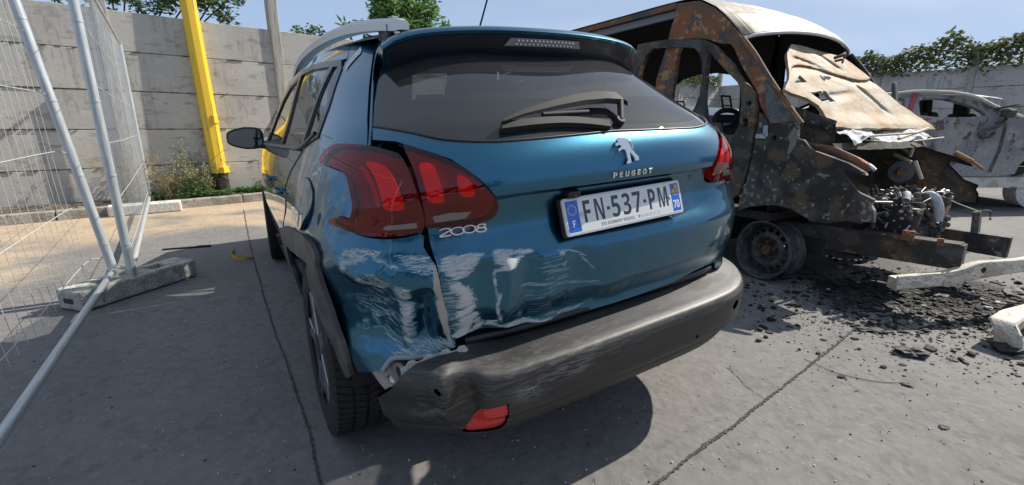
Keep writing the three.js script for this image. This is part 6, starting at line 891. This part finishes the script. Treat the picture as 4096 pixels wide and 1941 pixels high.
// ---------------------------------------------------------------- things lying about
const charBit = std({ map: mottle(128, 0.2, [0.010, 0.010, 0.011], [0.04, 0.04, 0.042], 8, 4, 0.4), roughness: 0.7 });
function chunkGeo(r, fl = 0.5, det = 1) { const g = new THREE.IcosahedronGeometry(r, det), p = g.attributes.position, o = rnd() * 50; for (let i = 0; i < p.count; i++) { const v = V(p.getX(i), p.getY(i), p.getZ(i)), k = 1 + 0.8 * noise.noise(v.x / r * 1.2 + o, v.y / r * 1.2, v.z / r * 1.2) + (det > 1 ? 0.5 * noise.noise(v.x / r * 3.1 + o, v.y / r * 3.1, v.z / r * 3.1) : 0); p.setXYZ(i, v.x * k * 1.3, Math.max(v.y * k * fl, -r * fl * 0.7), v.z * k); } g.computeVertexNormals(); g.computeBoundingBox(); g.translate(0, -g.boundingBox.min.y, 0); return g; }
{
  const variants = [0, 1, 2, 3, 4].map((k) => chunkGeo(0.035 + 0.006 * k, 0.35 + 0.1 * k, 3));
  for (const [x, f, k, label] of [[1.80, 2.72, 1.3, 'black charred clump beside the tip of the van shadow'], [1.58, 2.41, .6, 'small black lump at the pointed end of the van shadow'], [1.99, 2.37, 1.3, 'long black flake lying beyond the end of the slab joint'], [2.0, 2.08, 1.4, 'flat black clump nearest the camera in front of the debris'], [1.64, 1.51, .4, 'tiny black pebble alone on the sunlit slab at lower right'], [1.74, 1.80, .55, 'small oblong black piece right of the dry leaf'], [2.16, 2.03, 1.0, 'black shard just right of the flat black clump'], [3.39, 2.90, 2.6, 'large black charred heap at the right edge below the beam'], [2.89, 2.90, 1.5, 'black charred lump in the sunlit patch under the beam'], [3.05, 2.62, 1.3, 'black charred lump right of the beam end near the cream fragment'], [1.93, 2.49, .7, 'small black scrap left of the debris carpet']]) { const m = mesh('charred_fragment', variants[Math.floor(rnd() * 5)], charBit, scene); m.position.set(x, 0.0005, -f); m.rotation.y = rr(0, 6.28); m.scale.set(k * 0.6, k * rr(0.2, 0.36), k * 0.5); tag(m, label, 'debris', 'charred fragments strewn before the van'); }
  const shard = (pts, t) => new THREE.ExtrudeGeometry(new THREE.Shape(pts.map((p) => new THREE.Vector2(...p))), { depth: t, bevelEnabled: false }).rotateX(-Math.PI / 2 + 0.12); const bit = [shard([[-.012, -.004], [.002, -.009], [.014, -.002], [.006, .008], [-.007, .006]], 0.004), chunkGeo(0.007, 0.8), chunkGeo(0.008, 0.6)], cl = new THREE.Color();
  const scatter = (name, label, cat, geo, n, mat, fn) => { const m = new THREE.InstancedMesh(geo, mat, n), q = new THREE.Quaternion(), s = V(1, 1, 1), p = V(0, 0, 0), e = new THREE.Euler(); let k = 0, tries = 0; while (k < n && tries++ < n * 40) { const r = fn(); if (!r) continue; p.set(r[0], 0.0006, -r[1]); e.set(0, rr(0, 6.28), 0); q.setFromEuler(e); s.setScalar(r[2]); M4.compose(p, q, s); m.setMatrixAt(k, M4); const t = r[3]; m.setColorAt(k, cl.setRGB(...t)); k++; } m.count = k; m.name = numbered(name); m.castShadow = m.receiveShadow = true; m.userData.kind = 'stuff'; tag(m, label, cat); scene.add(m); };
  const gritM = std({ color: 0xffffff, roughness: 0.8 });
  for (const [nm, lb, ge, cnt] of [['burnt_debris', 'carpet of fine black burnt crumbs under and before the van', bit[2], 3600], ['burnt_flakes', 'thin black burnt flakes strewn under and before the van', bit[0], 3800]]) scatter(nm, lb, 'debris', ge, cnt, gritM, () => { const x = rr(1.3, 4.2), f = rr(1.8, 4.2), d = Math.exp(-Math.pow((x - 2.75) / 0.75, 2) - Math.pow((f - 2.75) / 0.42, 2)) + 0.25 * Math.exp(-Math.pow((x - 2.5) / 1.0, 2) - Math.pow((f - 2.6) / 0.7, 2)) + 0.25 * fbm(x * 3, f * 3, 2, 3); if (rnd() > d) return null; const t = rnd() < 0.95 ? rr(0.008, 0.03) : rr(0.15, 0.5); return [x, f, Math.min(3.6, 0.20 / Math.pow(rr(0.04, 1), 0.8)), [t, t, t]]; });
  scatter('grit', 'loose grit and glass crumbs scattered over the slab', 'grit', bit[1], 2600, gritM, () => { const x = rr(-4, 3.5), f = 0.9 + Math.pow(rnd(), 1.5) * 5; const t = rnd(); const c = t < 0.45 ? [0.5, 0.5, 0.48] : t < 0.6 ? [0.45, 0.55, 0.53] : t < 0.7 ? [0.3, 0.2, 0.08] : [0.05, 0.05, 0.05]; return [x, f, rr(0.12, 0.5), c]; });
}
{
  const tp = thing('yellow_strip', 'curled strip of torn yellow plastic on the shaded ground', 'litter', [-2.29, 0, -3.74], 0.4); const pts = []; for (let k = 0; k <= 22; k++) { const a = k / 22 * 4.6 - 0.6; pts.push([Math.cos(a) * 0.062 * (1 + 0.25 * k / 22), Math.sin(a) * 0.05, k / 22]); }
  const rg = pts.map(([x, z, k]) => [[x, 0.002 + 0.055 * Math.pow(k, 2), z], [x * 1.05, 0.026 + 0.075 * Math.pow(k, 2), z * 1.05], [x * 1.05 + 0.0025, 0.026 + 0.075 * Math.pow(k, 2), z * 1.05], [x + 0.0025, 0.002 + 0.055 * Math.pow(k, 2), z]]); mesh('curl', creased(loft(rg), 0.6), std({ color: lin(0.62, 0.33, 0.04), roughness: 0.5 }), tp);
  const bs = mesh('rubber_strip', [rbox(0.38, 0.014, 0.02, 0.005, 0, 0.008, 0), rbox(0.12, 0.018, 0.03, 0.006, 0.14, 0.010, 0)], blackTrim, scene); bs.position.set(-3.04, 0, -4.13); bs.rotation.y = -0.1 + Math.atan2(0.13, 0.27); tag(bs, 'thin black rubber strip lying at the edge of the shadow', 'litter');
  const fr = thing('bumper_fragment', 'broken cream plastic bumper piece lying at the right edge', 'debris', [2.62, 0, -2.2], 0.2); const cp = [[-0.13, 0.0, 0.07], [-0.13, 0.10, 0.05], [-0.10, 0.135, 0.0], [0.05, 0.14, -0.05], [0.30, 0.135, -0.10], [0.55, 0.12, -0.16]].map((p) => V(...p)), c = new THREE.CurvePath(); for (let k = 0; k < cp.length - 1; k++) c.add(new THREE.LineCurve3(cp[k], cp[k + 1])); const rr2 = []; for (let k = 0; k <= 40; k++) { const p = c.getPoint(k / 40), s = V(0.22, 0, 0.97), n = c.getPoint(Math.min(1, k / 40 + 0.03)).sub(c.getPoint(Math.max(0, k / 40 - 0.03))).normalize(), up = s.clone().cross(n).normalize(); rr2.push([[-.055, 0], [-.045, .010], [.045, .010], [.055, 0], [.055, -.05], [.047, -.05], [.045, -.002], [-.047, -.002]].map(([o, y]) => [p.x + s.x * o + up.x * y, Math.max(0.002, p.y + up.y * y + s.y * o), p.z + s.z * o + up.z * y])); } mesh('shell', creased(loft(rr2), 0.6), buffMat, fr); mesh('torn_liner', [chunkGeo(0.06, 0.5).translate(-0.12, 0, 0.06)], charBit, fr);
  const lf = mesh('dry_leaf', leaves([[0, 0.0, 0]], [[0.42, 0.36, 0.22]], 0.045, 0.012), leafM, scene); lf.geometry.computeBoundingBox(); lf.geometry.scale(1, 0.35, 1); lf.position.set(1.47, 0.002 - lf.geometry.boundingBox.min.y * 0.35, -1.75); tag(lf, 'small dry leaf lying alone on the sunlit slab', 'leaf');
  const wr = mesh('loose_wire', tube([[1.43, 0.004, -2.03], [1.5, 0.005, -1.9], [1.62, 0.004, -1.83], [1.76, 0.005, -1.81]], 0.0016, 30, 4), bark, scene); tag(wr, 'thin rusty wire curved on the slab beside the crack', 'wire');
}

// ---------------------------------------------------------------- behind the camera: the yard's far side, seen only in the car's paint and glass
{
  [-11, -6.5, -2.5, 1.5, 6, 10.5].forEach((x, i) => { const cl = []; for (let k = 0; k < 9; k++) cl.push([rr(-2, 2), rr(0.8, 4.4), rr(-0.8, 0.8), rr(0.8, 1.2)]); tree('broad_tree', ['tall tree at the far left of the row behind the camera', 'second tree from the left behind the camera', 'third tree from the left behind the camera', 'fourth tree from the left behind the camera', 'fifth tree from the left behind the camera', 'tall tree at the far right of the row behind the camera'][i], [2 + x, 0, 13.5], 3.6, cl, 14, [[0.035, 0.07, 0.02], [0.05, 0.09, 0.025]], 0.5, 0.2, 0.12); });
}
renderer.render(scene, camera);
